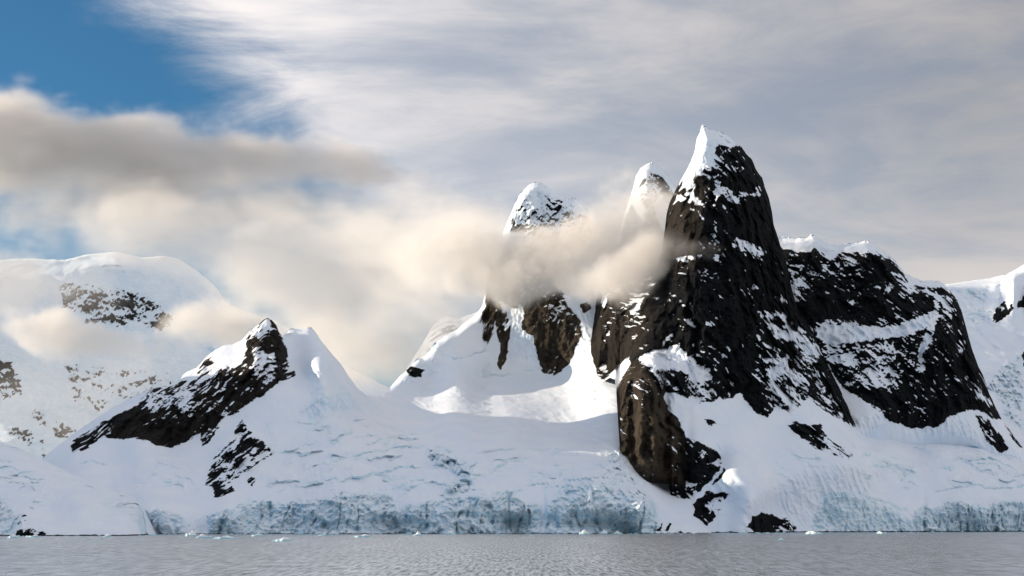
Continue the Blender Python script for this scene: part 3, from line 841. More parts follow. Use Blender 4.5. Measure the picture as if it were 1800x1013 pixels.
# ---- the tall dark tower with its buttress and the snow apron down to the sea
terrain('mountain', 1030, 1960, STEP,
    top=[(1030, 656), (1034, 630), (1040, 590), (1048, 530), (1056, 505), (1075, 496), (1100, 488), (1130, 482), (1148, 486), (1156, 470), (1164, 436), (1169, 400), (1172, 375), (1177, 356), (1186, 338), (1196, 318),
         (1206, 300), (1214, 285), (1221, 266), (1224, 248), (1228, 232), (1232, 222), (1237, 219), (1244, 226), (1255, 229), (1268, 232), (1280, 239), (1290, 248), (1294, 254), (1302, 258), (1312, 270), (1322, 281), (1328, 296), (1340, 314), (1345, 330),
         (1352, 350), (1357, 372), (1360, 395), (1367, 415), (1372, 432), (1380, 452), (1386, 475), (1390, 500), (1398, 530), (1406, 552), (1424, 575), (1436, 596), (1444, 620), (1458, 640), (1470, 662), (1482, 690), (1496, 718), (1503, 740), (1512, 756),
         (1530, 762), (1560, 768), (1600, 772), (1700, 776), (1760, 790), (1800, 800), (1860, 812), (1960, 830)],
    bottom=[(1030, 662), (1045, 662), (1060, 672), (1072, 664), (1082, 668), (1086, 735), (1090, 796), (1102, 802), (1120, 842), (1150, 850), (1176, 852), (1181, 885), (1196, 895), (1205, 945), (1960, 945)],
    ctrl=[(1030, 660, 2790), (1045, 560, 2810), (1060, 610, 2720), (1060, 505, 2810), (1085, 650, 2600), (1100, 560, 2640), (1105, 625, 2520), (1140, 500, 2660), (1140, 590, 2480),
          (1088, 790, 2190), (1085, 710, 2300), (1095, 660, 2400), (1110, 835, 2145), (1135, 840, 2130), (1130, 750, 2170), (1125, 650, 2270), (1160, 710, 2225), (1190, 745, 2215), (1200, 865, 2140), (1180, 875, 2135), (1180, 800, 2160), (1240, 800, 2170), (1268, 805, 2180),
          (1150, 632, 2310), (1200, 620, 2370), (1235, 655, 2340), (1200, 690, 2270), (1180, 612, 2400),
          (1230, 725, 2250), (1300, 725, 2290), (1280, 785, 2200), (1350, 800, 2235), (1400, 850, 2210),
          (1285, 825, 2120), (1312, 848, 2085), (1322, 866, 2060), (1324, 885, 2050), (1312, 930, 2035), (1272, 862, 2112), (1290, 885, 2088), (1255, 890, 2100), (1240, 940, 2040), (1275, 930, 2065), (1205, 940, 2010), (1350, 890, 2145), (1350, 935, 2125),
          (1175, 550, 2450), (1230, 560, 2400), (1230, 480, 2440), (1225, 400, 2480), (1228, 320, 2530), (1237, 235, 2590), (1172, 420, 2590), (1182, 360, 2620), (1160, 480, 2580), (1285, 255, 2620), (1290, 310, 2560), (1300, 400, 2510), (1300, 560, 2430),
          (1340, 500, 2520), (1345, 350, 2640), (1362, 420, 2630), (1390, 520, 2590), (1300, 650, 2360), (1400, 640, 2450), (1380, 700, 2350), (1450, 650, 2500), (1472, 700, 2440), (1500, 740, 2420), (1430, 745, 2310),
          (1500, 800, 2270), (1450, 880, 2215), (1450, 940, 2190), (1530, 775, 2420), (1550, 790, 2380), (1550, 850, 2300), (1550, 940, 2245), (1600, 775, 2520), (1650, 800, 2450), (1650, 880, 2330), (1700, 940, 2340), (1700, 778, 2550), (1720, 800, 2500),
          (1800, 803, 2600), (1960, 835, 2660), (1800, 870, 2420), (1800, 940, 2410), (1960, 940, 2480), (1500, 888, 2225), (1600, 900, 2285), (1700, 885, 2330)],
    rocks=[('rock_face', [(1020, 664), (1045, 655), (1060, 669), (1080, 652), (1106, 626), (1108, 640), (1080, 690), (1070, 800), (1102, 810), (1118, 850), (1150, 860), (1176, 860), (1178, 890), (1205, 882), (1228, 865), (1262, 830), (1270, 810), (1266, 799), (1240, 783), (1206, 768),
                          (1200, 755), (1190, 735), (1176, 720), (1168, 700), (1168, 690), (1200, 694), (1225, 708), (1250, 706), (1262, 700), (1285, 702), (1300, 690), (1312, 706), (1325, 722), (1348, 736), (1360, 716), (1385, 724), (1400, 720), (1420, 700), (1460, 728), (1505, 752), (1512, 750),
                          (1503, 725), (1475, 655), (1445, 600), (1410, 535), (1392, 470), (1378, 415), (1362, 370), (1350, 325), (1325, 280), (1305, 258), (1292, 256), (1286, 262), (1262, 252), (1258, 268), (1252, 285), (1235, 285),
                          (1220, 300), (1200, 315), (1180, 340), (1168, 360), (1158, 430), (1146, 475), (1100, 480), (1045, 500), (1030, 560)], None),
           ('rock_outcrop', [(1386, 748), (1400, 742), (1420, 748), (1440, 745), (1450, 765), (1480, 785), (1499, 800), (1490, 809), (1465, 800), (1458, 791), (1435, 790), (1420, 776), (1400, 763)], None),
           ('rock_outcrop', [(1243, 863), (1258, 866), (1282, 868), (1272, 880), (1262, 886), (1266, 900), (1256, 911), (1240, 929), (1222, 935), (1215, 921), (1207, 906), (1210, 895), (1225, 880)], None),
           ('rock_outcrop', [(1312, 927), (1324, 907), (1340, 901), (1362, 908), (1386, 914), (1402, 930), (1370, 938), (1330, 938)], None),
           ('rock_outcrop', [(1262, 838), (1273, 822), (1276, 828), (1266, 845), (1254, 852), (1250, 850)], None),
           ('rock_outcrop', [(1236, 738), (1252, 738), (1262, 746), (1248, 748)], None),
           ('rock_outcrop', [(1195, 938), (1215, 932), (1250, 936), (1250, 945), (1195, 945)], None)],
    snow=[([(1124, 634), (1132, 622), (1150, 616), (1178, 612), (1194, 604), (1200, 620), (1222, 640), (1252, 662), (1244, 668), (1200, 652), (1165, 648), (1140, 642)], 1.3, 3),
          ([(1140, 645), (1200, 655), (1245, 670), (1262, 696), (1225, 706), (1170, 692), (1150, 665)], 0.34, 10),
          ([(1224, 290), (1232, 255), (1260, 250), (1258, 285), (1240, 300), (1215, 325), (1196, 330), (1205, 310)], 0.55, 8),
          ([(1260, 252), (1290, 256), (1295, 275), (1262, 280)], 0.18, 6),
          ((1212, 322, 9, 24, -10), 0.7, 0.4), ((1222, 350, 22, 7, 40), 0.5, 0.5), ((1205, 352, 26, 5, 28), 0.5, 0.5), ((1225, 375, 20, 5, 48), 0.45, 0.5), ((1278, 340, 20, 7, 50), 0.6, 0.4), ((1262, 325, 6, 18, -20), 0.4, 0.5), ((1292, 352, 8, 8, 0), 0.4, 0.5), ((1331, 338, 7, 13, 35), 0.7, 0.4), ((1310, 342, 12, 7, 0), 0.4, 0.5),
          ((1250, 330, 14, 30, 0), 0.22, 0.5), ((1258, 370, 3, 60, 2), 0.35, 0.4), ((1308, 434, 24, 11, 35), 0.75, 0.4), ((1330, 438, 18, 10, 30), 0.4, 0.5), ((1200, 455, 14, 7, 0), 0.75, 0.4), ((1222, 452, 9, 6, 0), 0.6, 0.4), ((1262, 425, 20, 4, 50), 0.4, 0.5),
          ((1235, 478, 26, 14, 20), 0.15, 0.5), ((1310, 490, 40, 30, 30), 0.10, 0.5), ((1345, 553, 16, 9, 20), 0.55, 0.4), ((1372, 556, 14, 8, 30), 0.5, 0.4), ((1365, 582, 22, 8, 40), 0.75, 0.4), ((1405, 600, 38, 9, 40), 0.7, 0.4), ((1435, 615, 20, 8, 20), 0.6, 0.4),
          ((1215, 568, 16, 5, 30), 0.5, 0.4), ((1255, 570, 24, 5, 10), 0.5, 0.4), ((1200, 580, 12, 10, 0), 0.4, 0.4), ((1172, 598, 14, 3, -48), 0.9, 0.3), ((1240, 640, 24, 6, 40), 0.4, 0.5), ((1220, 660, 20, 8, 40), 0.4, 0.5), ((1375, 650, 18, 12, 20), 0.6, 0.4), ((1360, 670, 8, 22, -20), 0.5, 0.4),
          ([(1320, 560), (1400, 560), (1470, 660), (1490, 730), (1420, 720), (1340, 725), (1320, 660)], 0.16, 25), ((1405, 668, 20, 9, 40), 0.5, 0.5), ((1275, 612, 30, 12, 50), 0.16, 0.5), ((1380, 705, 24, 8, 30), 0.4, 0.5),
          ([(1100, 700), (1195, 745), (1180, 840), (1110, 830), (1092, 780)], -0.18, 10), ([(1230, 500), (1310, 500), (1310, 620), (1250, 600)], -0.16, 20), ([(1260, 360), (1330, 360), (1350, 420), (1270, 415)], -0.12, 15),
          ((1065, 630, 18, 30, 20), 0.16, 0.5), ((1082, 575, 10, 40, 25), 0.18, 0.5), ((1062, 528, 5, 14, 0), 0.9, 0.4), ((1120, 540, 8, 40, 30), 0.2, 0.5), ((1122, 525, 8, 8, 0), 0.5, 0.5),
          ((1230, 800, 40, 12, 30), 0.12, 0.5), ((1255, 885, 14, 14, 0), 0.22, 0.6), ((1375, 922, 26, 14, 20), 0.30, 0.6), ((1440, 772, 40, 10, 40), 0.16, 0.6), ((1225, 772, 22, 5, 18), 0.4, 0.5), ((1216, 862, 14, 5, 40), 0.5, 0.4)],
    ice_and_shade=[(None, [(1180, 350), (1215, 270), (1222, 215), (1240, 210), (1300, 250), (1290, 275), (1240, 300), (1200, 345)], 0.25, 0.25), ('ice_cliff', [(1425, 920), (1440, 888), (1452, 870), (1475, 866), (1510, 872), (1550, 884), (1585, 900), (1602, 918), (1602, 945), (1440, 945)], 0.62, 0.55),  # first entry greys the snow cap in place of softer sunlight
          ('ice_cliff', [(1604, 945), (1606, 905), (1620, 890), (1640, 893), (1662, 882), (1690, 878), (1715, 886), (1735, 892), (1760, 880), (1800, 884), (1880, 880), (1960, 885), (1960, 945)], 0.72, 1.0),
          (None, [(1655, 945), (1670, 922), (1690, 918), (1715, 930), (1725, 945)], 1.0, 0.9),
          ('ice_fall', [(1540, 800), (1575, 812), (1610, 818), (1612, 838), (1585, 842), (1550, 822), (1535, 810)], 0.4, 0.5),
          (None, [(1510, 705), (1530, 735), (1540, 752), (1520, 756), (1506, 735)], 0.45, 0.6), (None, [(1690, 800), (1730, 795), (1760, 812), (1790, 840), (1740, 835), (1700, 815)], 0.35, 0.4),
          (None, [(1420, 804), (1436, 802), (1448, 808), (1440, 812)], 0.6, 0.3)],
    steps=[([(1540, 806), (1580, 826), (1615, 832)], 4, 16), ([(1440, 876), (1500, 868), (1560, 886), (1600, 905)], 6, 20), ([(1690, 815), (1740, 808), (1790, 830)], 4, 16), ([(1640, 868), (1690, 858), (1720, 846)], 3, 18), ([(1390, 800), (1420, 806), (1450, 806)], 2.5, 16), ([(1690, 850), (1750, 860), (1830, 850)], 3, 18)],
    bumps=[(1113, 740, 7, 90, 26), (1150, 760, 6, 90, -16), (1172, 770, 6, 90, 24), (1130, 730, 8, 60, -12), (1210, 820, 8, 60, 14), (1690, 925, 20, 14, 16), (1626, 910, 4, 30, 14), (1745, 905, 4, 30, 12)],
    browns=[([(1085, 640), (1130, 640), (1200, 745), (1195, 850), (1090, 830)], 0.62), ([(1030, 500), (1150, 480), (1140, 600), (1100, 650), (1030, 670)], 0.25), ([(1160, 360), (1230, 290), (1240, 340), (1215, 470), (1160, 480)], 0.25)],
    folds=[([(1510, 790), (1640, 790), (1900, 830), (1900, 880), (1640, 875), (1500, 850)], 10, 17, 4.5, 0.9), ([(1330, 770), (1440, 800), (1500, 860), (1400, 890), (1340, 840)], 25, 20, 3.0, 0.5)],
    tide=(1.4, 1.2), thr=0.46, edge=(20, 90), rib=(42, 210, 26), streak=-48, seed=231, back=(190, 1.1), jag=3.2, und=1.2,
    label='tall dark rock tower with snow cap, lit buttress and snow apron', cat='mountain')

# ---- low glacier headland in front at the left, plus unseen hill added for shade
terrain('mountain', -520, 258, STEP,
    top=[(-520, 385), (-400, 405), (-302, 434), (-220, 512), (-120, 625), (-60, 710), (0, 776), (30, 787), (70, 806), (120, 830), (160, 848), (180, 855), (205, 866), (222, 868), (234, 870), (243, 880), (250, 890), (253, 905), (256, 922), (258, 944)],  # crest beyond the left frame edge is raised to shade the glacier
    bottom=[(-520, 955), (258, 947)],
    ctrl=[(-520, 410, 2190), (-400, 434, 2175), (-300, 466, 2160), (-200, 545, 2150), (-120, 625, 2130), (-60, 705, 2060), (-350, 750, 1650), (-500, 750, 1590), (-420, 810, 1570), (-300, 650, 1920), (-500, 650, 1880), (-400, 560, 1970), (-220, 850, 1770), (-220, 950, 1560), (-500, 850, 1570), (-520, 955, 1480), (0, 776, 1930), (0, 850, 1745), (0, 940, 1560), (70, 806, 1900), (100, 850, 1770), (90, 885, 1660), (60, 940, 1545), (150, 942, 1555), (240, 942, 1600), (150, 890, 1640),
          (180, 856, 1830), (243, 882, 1800), (200, 895, 1690), (256, 930, 1680), (220, 905, 1660), (40, 900, 1600), (20, 870, 1690)],
    rocks=[('rock_outcrop', [(28, 938), (32, 920), (40, 905), (46, 906), (44, 922), (70, 926), (82, 936), (82, 946), (28, 946)], None)],
    snow=[((60, 930, 30, 8, 10), 0.25, 0.6)],
    ice_and_shade=[('ice_cliff', [(180, 872), (205, 866), (235, 868), (250, 890), (258, 925), (258, 945), (250, 940), (228, 912), (200, 898), (182, 890)], 0.55, 0.7),
          ('ice_fall', [(-40, 945), (-40, 870), (0, 872), (20, 885), (28, 905), (38, 905), (30, 945)], 0.6, 0.9),
          (None, [(20, 850), (60, 842), (92, 845), (88, 880), (60, 900), (36, 888)], 0.42, 0.35), (None, [(-20, 800), (30, 805), (20, 838), (-20, 842)], 0.3, 0.2)],
    steps=[([(-20, 845), (20, 838), (60, 830)], 3, 18), ([(-40, 815), (0, 808), (30, 812)], 2.5, 18)],
    folds=[([(-100, 800), (60, 815), (110, 860), (60, 900), (-100, 900)], 8, 16, 4.5, 0.8)],
    tide=(1.2, 1.3), thr=0.46, edge=(14, 40), rib=(30, 120, 14), streak=20, seed=251, back=(400, 0.22), jag=0.5, und=1.2,
    label='low glacier headland with a smooth snow cone at the water, plus an added unseen shade hill', cat='headland')

# ------------------------------------------------------------------ drifting clouds (volumes)


def cloud_material(name, color=(0.97, 0.97, 0.97), aniso=0.2):
    m = new_mat(name)
    t = NT(m)
    out = t.n('ShaderNodeOutputMaterial')
    pv = t.n('ShaderNodeVolumePrincipled')
    pv.inputs['Color'].default_value = (*color, 1)
    pv.inputs['Anisotropy'].default_value = aniso
    pv.inputs['Density'].default_value = 1.0
    t.link(pv.outputs[0], out.inputs['Volume'])
    return m


M_CLOUD = cloud_material('cloud_vapour', (0.985, 0.966, 0.94))
M_SHADED = cloud_material('shaded_cloud_vapour', (0.91, 0.89, 0.87))  # darker vapour colour paints the upper bank's shadow


def cloud(name, label, blobs, density, voxel, nscale, namp=1.1, thresh=0.30, gain=2.6, seed=0.0, stretch=(1.0, 1.0, 1.6), rough=0.70, mat=None):
    """blobs: (photo column, photo row, metres away, half width px, half height px, half depth m, weight, tilt degrees)"""
    ng = bpy.data.node_groups.new(name, 'GeometryNodeTree')
    ng.interface.new_socket('Geometry', in_out='INPUT', socket_type='NodeSocketGeometry')
    ng.interface.new_socket('Geometry', in_out='OUTPUT', socket_type='NodeSocketGeometry')
    N, L = ng.nodes, ng.links
    out = N.new('NodeGroupOutput')
    vc = N.new('GeometryNodeVolumeCube')
    pos = N.new('GeometryNodeInputPosition').outputs[0]

    def vm(op, a, b=None):
        n = N.new('ShaderNodeVectorMath'); n.operation = op
        for i, v in enumerate((a, b)):
            if v is None: continue
            if isinstance(v, tuple): n.inputs[i].default_value = v
            else: L.new(v, n.inputs[i])
        return n

    def mt(op, a, b=None, clamp=False):
        n = N.new('ShaderNodeMath'); n.operation = op; n.use_clamp = clamp
        for i, v in enumerate((a, b)):
            if v is None: continue
            if isinstance(v, (int, float)): n.inputs[i].default_value = v
            else: L.new(v, n.inputs[i])
        return n.outputs[0]
    lo = np.array([1e9] * 3); hi = -lo
    # the outline wanders
    wpos = pos
    for k, (ws, wa) in enumerate(((nscale * 1.3, 0.62), (nscale * 0.45, 0.26))):
        n = N.new('ShaderNodeTexNoise')
        L.new(vm('ADD', pos, (seed * 313.0 + 50 * k, 77.0, seed * 91.0)).outputs[0], n.inputs['Vector'])
        n.inputs['Scale'].default_value = 1.0 / ws
        n.inputs['Detail'].default_value = 3.0
        off = vm('MULTIPLY', vm('SUBTRACT', n.outputs['Color'], (0.5, 0.5, 0.5)).outputs[0], (ws * wa * 2.4, ws * wa * 1.2, ws * wa * 1.5)).outputs[0]
        wpos = vm('ADD', wpos, off).outputs[0]
    total = None
    for (bx, by, bY, rx, ry, rd, w, tilt) in blobs:
        c = np.array(at(bx, by, bY))
        r = np.array([rx / F * bY, rd * 0.55, ry / F * bY])
        ta = math.radians(tilt)
        ext = np.array([abs(r[0] * math.cos(ta)) + abs(r[2] * math.sin(ta)), r[1], abs(r[0] * math.sin(ta)) + abs(r[2] * math.cos(ta))])
        lo = np.minimum(lo, c - ext * 1.05 - nscale * 0.25); hi = np.maximum(hi, c + ext * 1.05 + nscale * 0.25)
        q = vm('SUBTRACT', wpos, tuple(c)).outputs[0]
        if tilt:
            rt = N.new('ShaderNodeVectorRotate'); rt.rotation_type = 'Y_AXIS'
            L.new(q, rt.inputs['Vector']); rt.inputs['Angle'].default_value = -ta
            q = rt.outputs[0]
        q = vm('DIVIDE', q, tuple(r)).outputs[0]
        d2 = vm('DOT_PRODUCT', q, q).outputs['Value']
        s = mt('MULTIPLY', mt('MAXIMUM', mt('SUBTRACT', 1.0, d2), 0.0), w)
        total = s if total is None else mt('ADD', total, s)
    total = mt('MINIMUM', total, 1.15)
    def noise(sc, detail, off):
        p = vm('MULTIPLY', vm('ADD', pos, (off * 911.0, off * 577.0, off * 233.0)).outputs[0], stretch).outputs[0]
        n = N.new('ShaderNodeTexNoise')
        L.new(p, n.inputs['Vector'])
        n.inputs['Scale'].default_value = 1.0 / sc
        n.inputs['Detail'].default_value = detail
        n.inputs['Roughness'].default_value = rough
        n.inputs['Distortion'].default_value = 0.6
        return n.outputs[0]
    nz = noise(nscale, 8, 1.0 + seed)
    n2 = noise(nscale * 0.26, 6, 4.0 + seed)
    nz = mt('ADD', mt('MULTIPLY', nz, 0.55), mt('MULTIPLY', n2, 0.45))
    val = mt('ADD', total, mt('MULTIPLY', mt('SUBTRACT', nz, 0.5), 2.0 * namp))
    edge = mt('MULTIPLY', total, 5.0, clamp=True)
    val = mt('MULTIPLY', mt('SUBTRACT', val, thresh), gain, clamp=True)
    val = mt('MULTIPLY', val, val)
    val = mt('MULTIPLY', mt('MULTIPLY', val, edge), density)
    L.new(val, vc.inputs['Density'])
    vc.inputs['Min'].default_value = tuple(lo); vc.inputs['Max'].default_value = tuple(hi)
    for ax, l, h in zip('XYZ', lo, hi):
        vc.inputs['Resolution ' + ax].default_value = max(8, int((h - l) / voxel))
    sm = N.new('GeometryNodeSetMaterial')
    sm.inputs['Material'].default_value = mat or M_CLOUD
    L.new(vc.outputs[0], sm.inputs[0]); L.new(sm.outputs[0], out.inputs[0])
    v = bpy.data.volumes.new(name)
    v.materials.append(mat or M_CLOUD)
    o = bpy.data.objects.new(name, v)
    COL.objects.link(o)
    md = o.modifiers.new('cloud', 'NODES'); md.node_group = ng
    tag(o, label, 'cloud', kind='stuff')
    return o


# long grey bank below the blue sky
cloud('clouds', 'long grey cloud bank with a ragged upper edge under the blue sky',
      [(-80, 250, 4300, 320, 125, 460, 1.0, 0), (120, 262, 4300, 280, 105, 440, 1.0, 6), (330, 278, 4300, 280, 92, 420, 1.0, 6), (530, 292, 4300, 230, 72, 380, 0.95, 8), (660, 310, 4300, 130, 50, 300, 0.8, 10)],
      0.015, 11, 230, namp=2.1, thresh=0.30, gain=1.1, seed=0.0, mat=M_SHADED, stretch=(0.55, 1.0, 1.9))
cloud('clouds', 'thin shreds of cloud between the two cloud banks',
      [(60, 345, 4200, 220, 75, 320, 0.8, 6), (300, 350, 4200, 290, 70, 320, 0.85, 4), (560, 360, 4150, 280, 75, 320, 0.85, 4), (780, 390, 3900, 200, 80, 300, 0.8, 8), (50, 420, 4300, 90, 70, 200, 0.55, 30)],
      0.010, 13, 210, namp=2.0, thresh=0.26, gain=1.2, seed=11.0, stretch=(0.55, 1.0, 1.9))
# bright lower bank reaching towards the peaks
cloud('clouds', 'bright cream cloud bank drifting from the hazy mountain to the peaks',
      [(120, 350, 4100, 110, 55, 280, 0.9, 25), (230, 400, 4050, 170, 75, 330, 1.1, 12), (400, 430, 4000, 230, 105, 380, 1.1, 8), (560, 450, 3900, 260, 130, 400, 1.1, 8), (740, 430, 3700, 230, 115, 360, 1.05, 5),
       (580, 570, 3900, 280, 125, 340, 1.0, 5), (760, 530, 3650, 180, 95, 300, 0.95, -20), (870, 430, 3450, 150, 85, 280, 0.9, 5)],
      0.0055, 11, 230, namp=2.1, thresh=0.22, gain=1.15, seed=1.3, stretch=(0.65, 1.0, 1.7))
cloud('mist', 'pale mist rising behind the snow col',
      [(640, 620, 4000, 210, 100, 280, 0.9, 0), (730, 640, 3900, 160, 95, 260, 0.95, 0), (800, 560, 3700, 120, 80, 240, 0.8, -30), (560, 600, 4100, 170, 90, 260, 0.8, 0)],
      0.007, 12, 170, namp=1.8, thresh=0.22, gain=1.2, seed=8.3)
# tan cloud that wraps the two rear peaks
cloud('clouds', 'tan sunlit cloud wrapped round the two rear peaks',
      [(870, 455, 2900, 110, 75, 150, 1.1, -5), (900, 455, 2880, 140, 70, 150, 1.1, -3), (1000, 455, 2850, 130, 68, 150, 1.15, -10), (1090, 425, 2800, 100, 100, 140, 1.15, -20), (1130, 400, 2830, 60, 95, 120, 0.9, 0), (1110, 345, 2900, 50, 65, 120, 0.75, -20), (950, 485, 2850, 160, 58, 130, 1.05, 0), (790, 450, 2960, 150, 85, 170, 0.9, 0)],
      0.026, 7, 120, namp=1.6, thresh=0.20, gain=1.15, seed=2.1, stretch=(1, 1, 1.3))
cloud('clouds', 'edge of the tan cloud sinking over the rock shoulder beside the tower',
      [(1090, 485, 2560, 100, 60, 90, 1.1, -8), (1130, 465, 2540, 65, 65, 80, 0.95, 0), (1045, 495, 2620, 80, 50, 80, 1.0, 0)],
      0.040, 7, 100, namp=1.2, thresh=0.16, gain=1.15, seed=6.1, stretch=(1, 1, 1.2))
# thin wisp before the tall tower
cloud('mist', 'thin wisp of mist crossing the face of the tall tower',
      [(1215, 432, 2370, 80, 30, 45, 0.9, 0), (1180, 425, 2390, 60, 50, 45, 0.8, 0)],
      0.007, 6, 80, namp=1.1, thresh=0.22, gain=1.2, seed=3.7)
# puffs on the far mountain
cloud('clouds', 'bright puffs of low cloud lying across the hazy mountain',
      [(50, 580, 4550, 80, 50, 160, 1.0, 20), (130, 602, 4500, 125, 52, 190, 1.25, 8), (205, 605, 4500, 70, 42, 140, 0.95, 0), (375, 572, 4450, 110, 58, 190, 1.2, 0), (310, 560, 4500, 70, 36, 150, 0.8, 0), (445, 590, 4400, 90, 60, 170, 0.95, 0), (270, 600, 4500, 60, 24, 120, 0.7, 0)],
      0.017, 10, 150, namp=1.7, thresh=0.30, gain=1.3, seed=4.4, stretch=(1, 1, 1.2))
cloud('clouds', 'loose cream cloud hiding the shoulder of the hazy mountain',
      [(-60, 460, 5000, 160, 100, 280, 1.1, 10), (30, 490, 5000, 130, 75, 260, 1.0, 20), (150, 500, 5000, 160, 50, 220, 0.5, 10), (390, 530, 5000, 110, 75, 220, 0.85, 0)],
      0.006, 15, 240, namp=1.8, thresh=0.32, gain=1.2, seed=5.9)
# pale mist standing in the valley before the far mountain
cloud('mist', 'pale blue mist filling the valley before the hazy mountain',
      [(0, 720, 3950, 360, 130, 300, 0.7, 0), (250, 660, 4050, 360, 130, 300, 0.7, 0), (150, 540, 4300, 420, 130, 300, 0.7, 0)],
      0.0018, 40, 500, namp=0.8, thresh=0.15, gain=1.2, seed=9.7)
# veil that closes the sky between the banks and behind the snow peak
cloud('mist', 'even pale veil of mist filling the sky behind the snow peak',
      [(420, 430, 4900, 420, 150, 300, 0.8, 4), (640, 520, 4800, 340, 190, 300, 0.9, 0), (780, 470, 4700, 200, 150, 300, 0.8, 0)],
      0.0042, 26, 420, namp=1.0, thresh=0.12, gain=1.2, seed=7.7, stretch=(0.6, 1.0, 1.7))

# ------------------------------------------------------------------ ice floes


def floe_material():
    m = new_mat('floe_ice')
    t = NT(m)
    out = t.n('ShaderNodeOutputMaterial')
    bs = t.n('ShaderNodeBsdfPrincipled')
    t.link(bs.outputs[0], out.inputs['Surface'])
    geo = t.n('ShaderNodeNewGeometry')
    sp = t.n('ShaderNodeSeparateXYZ')
    t.link(geo.outputs['Position'], sp.inputs[0])
    n = t.noise(geo.outputs['Position'], 0.3, 4, 0.6)
    z = t.math('ADD', sp.outputs[2], t.math('MULTIPLY', t.math('SUBTRACT', n, 0.5), 2.0))
    col = t.mix(t.ramp(z, 0.4, 2.4), (0.30, 0.58, 0.70), (0.82, 0.87, 0.90))
    t.link(col, bs.inputs['Base Color'])
    bs.inputs['Roughness'].default_value = 0.5
    bp = t.n('ShaderNodeBump')
    bp.inputs['Distance'].default_value = 0.6
    t.link(n, bp.inputs['Height'])
    t.link(bp.outputs[0], bs.inputs['Normal'])
    return m


M_FLOE = floe_material()


def ice_floe(px, py, w, h, label, seed, peak=0.0):
    """px, py: where it floats; w: width px; h: height px; peak: where its highest lump stands (-1..1)"""
    Y = CAM_H * F / (py - HZ)
    W = w / F * Y / 2; H = h / F * Y
    rng = np.random.default_rng(seed)
    nr, na = 12, 44
    ph = rng.uniform(0, 6.28, 5)
    verts = [(0, 0, H * 0.8)]
    for i in range(1, nr + 1):
        r = i / nr
        for k in range(na):
            a = 2 * math.pi * k / na
            rr = r * (1 + 0.16 * math.sin(2 * a + ph[0]) + 0.10 * math.sin(3 * a + ph[1]) + 0.07 * math.sin(7 * a + ph[2]) + 0.04 * math.sin(13 * a + ph[3]))
            x = W * rr * math.cos(a); y = W * 0.7 * rr * math.sin(a)
            lump = 0.55 + 0.75 * math.exp(-((x / W - peak) / 0.33) ** 2) + 0.22 * math.sin(5 * x / W + ph[4]) * math.cos(4 * y / W)
            top = H * lump * (1 - 0.12 * r * r) + rng.normal(0, 0.06) * H
            z = top if r < 0.86 else (top * 0.45 if r < 0.94 else -1.2)
            verts.append((x, y, z))
    faces = [(0, 1 + k, 1 + (k + 1) % na) for k in range(na)]
    for i in range(nr - 1):
        for k in range(na):
            b0 = 1 + i * na; b1 = b0 + na
            faces.append((b0 + k, b1 + k, b1 + (k + 1) % na, b0 + (k + 1) % na))
    me = bpy.data.meshes.new('ice_floe')
    me.from_pydata(verts, [], faces)
    me.materials.append(M_FLOE)
    o = bpy.data.objects.new('ice_floe', me)
    o.location = ((px - 900) / F * Y, Y, 0)
    COL.objects.link(o)
    tag(o, label, 'ice floe', 'ice floes drifting off the shore')


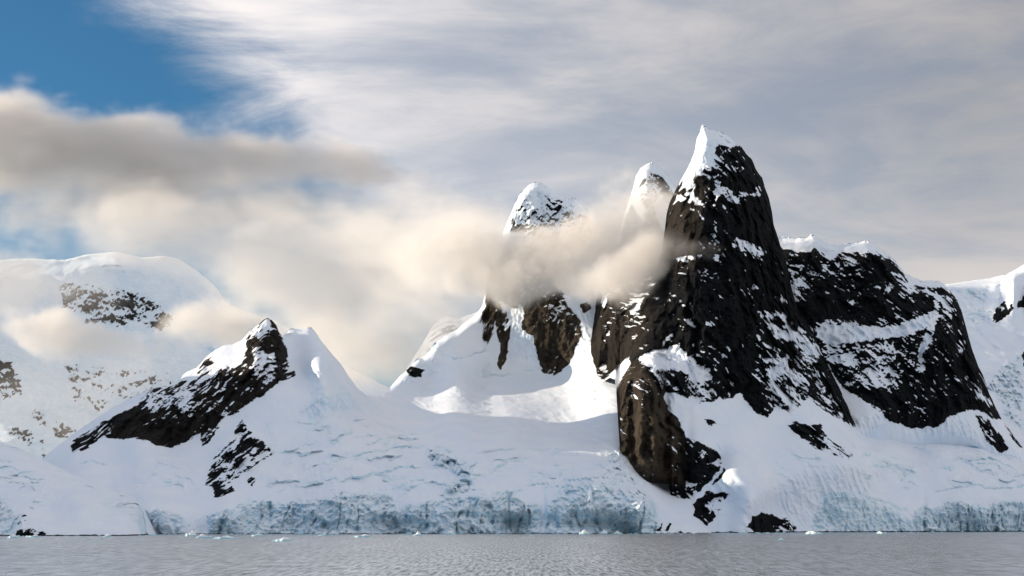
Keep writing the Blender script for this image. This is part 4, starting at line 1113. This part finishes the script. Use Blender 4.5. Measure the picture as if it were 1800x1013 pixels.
for i, (fx, fy, fw, fh, pk, lab) in enumerate([
        (496, 951.5, 38, 5, 0.3, 'flat white ice floe floating nearest the viewer'),
        (398, 947.5, 40, 4.2, 0.0, 'long low floe with a blue tip, third along from the snow cone'),
        (359, 946, 27, 5, -0.2, 'flat pale floe just behind the long low floe'),
        (335, 943, 20, 7, 0.3, 'small peaked blue floe, first off the snow cone'),
        (454, 943, 24, 3.6, 0.0, 'faint low floe close under the wide ice cliff'),
        (567, 942, 16, 3.2, 0.5, 'thin blue floe touching a white peaked one'),
        (586, 940, 16, 5.5, 0.0, 'white peaked bit of ice beside the thin blue floe'),
        (636, 944.5, 24, 4.2, 0.6, 'flat blue floe with a raised end before the cliff'),
        (734, 942.5, 18, 5.5, 0.2, 'rounded blue floe alone before the middle of the cliff'),
        (791, 939.6, 22, 4.5, 0.0, 'pale floe lying tight against the cliff foot'),
        (1027, 939.5, 20, 5.5, 0.0, 'white floe before the dark blue ice cave'),
        (1061, 939, 14, 5.5, 0.2, 'small white lump of ice beyond the ice cave'),
        (1087, 939, 14, 4.0, -0.3, 'tiny white floe near the low rock at the cliff end'),
        (1305, 938, 16, 5.0, 0.2, 'white bit of ice under the sunlit snow rib'),
        (1431, 939, 30, 4.0, -0.4, 'long white floe off the scattered shore rocks'),
        (1550, 938.5, 20, 3.0, -0.4, 'thin white sliver of ice below the striped ice cliff'),
        (1373, 949.5, 9, 2.5, 0.0, 'lone speck of ice in open water before the tower'),
        (24, 946, 22, 4.5, 0.0, 'low white floe by the black shore rock'),
        (188, 944.5, 12, 4.5, 0.2, 'small white floe under the smooth snow cone'),
        (60, 944.5, 16, 3.5, 0.3, 'white scrap of ice right under the black rock')]):
    ice_floe(fx, fy, fw, fh, lab, 500 + i, pk)


def brash_ice():
    rng = np.random.default_rng(77)
    verts, faces = [], []
    for i in range(260):
        px = rng.uniform(-60, 1860)
        shore = np.interp(px, [0, 256, 300, 700, 1100, 1250, 1500, 1800], [1540, 1600, 1810, 1860, 1900, 1985, 2150, 2380])
        Y = shore - 8 - rng.exponential(55)
        s = rng.uniform(0.5, 1.6) * (1.0 + 1.2 * (rng.random() < 0.12))
        X = (px - 900) / F * Y
        b = len(verts)
        n = 7
        for k in range(n):
            a = 2 * math.pi * k / n
            r = s * rng.uniform(0.7, 1.2)
            verts.append((X + 1.6 * r * math.cos(a), Y + r * math.sin(a), -0.3))
        for k in range(n):
            a = 2 * math.pi * k / n
            r = s * rng.uniform(0.4, 0.8)
            verts.append((X + 1.6 * r * math.cos(a), Y + r * math.sin(a), s * rng.uniform(0.25, 0.6)))
        verts.append((X, Y, s * rng.uniform(0.4, 0.8)))
        for k in range(n):
            k2 = (k + 1) % n
            faces.append((b + k, b + k2, b + n + k2, b + n + k))
            faces.append((b + n + k, b + n + k2, b + 2 * n))
    me = bpy.data.meshes.new('brash_ice')
    me.from_pydata(verts, [], faces)
    me.materials.append(M_FLOE)
    o = bpy.data.objects.new('brash_ice', me)
    COL.objects.link(o)
    tag(o, 'tiny scattered bits of brash ice along the shore', 'brash ice', kind='stuff')


brash_ice()
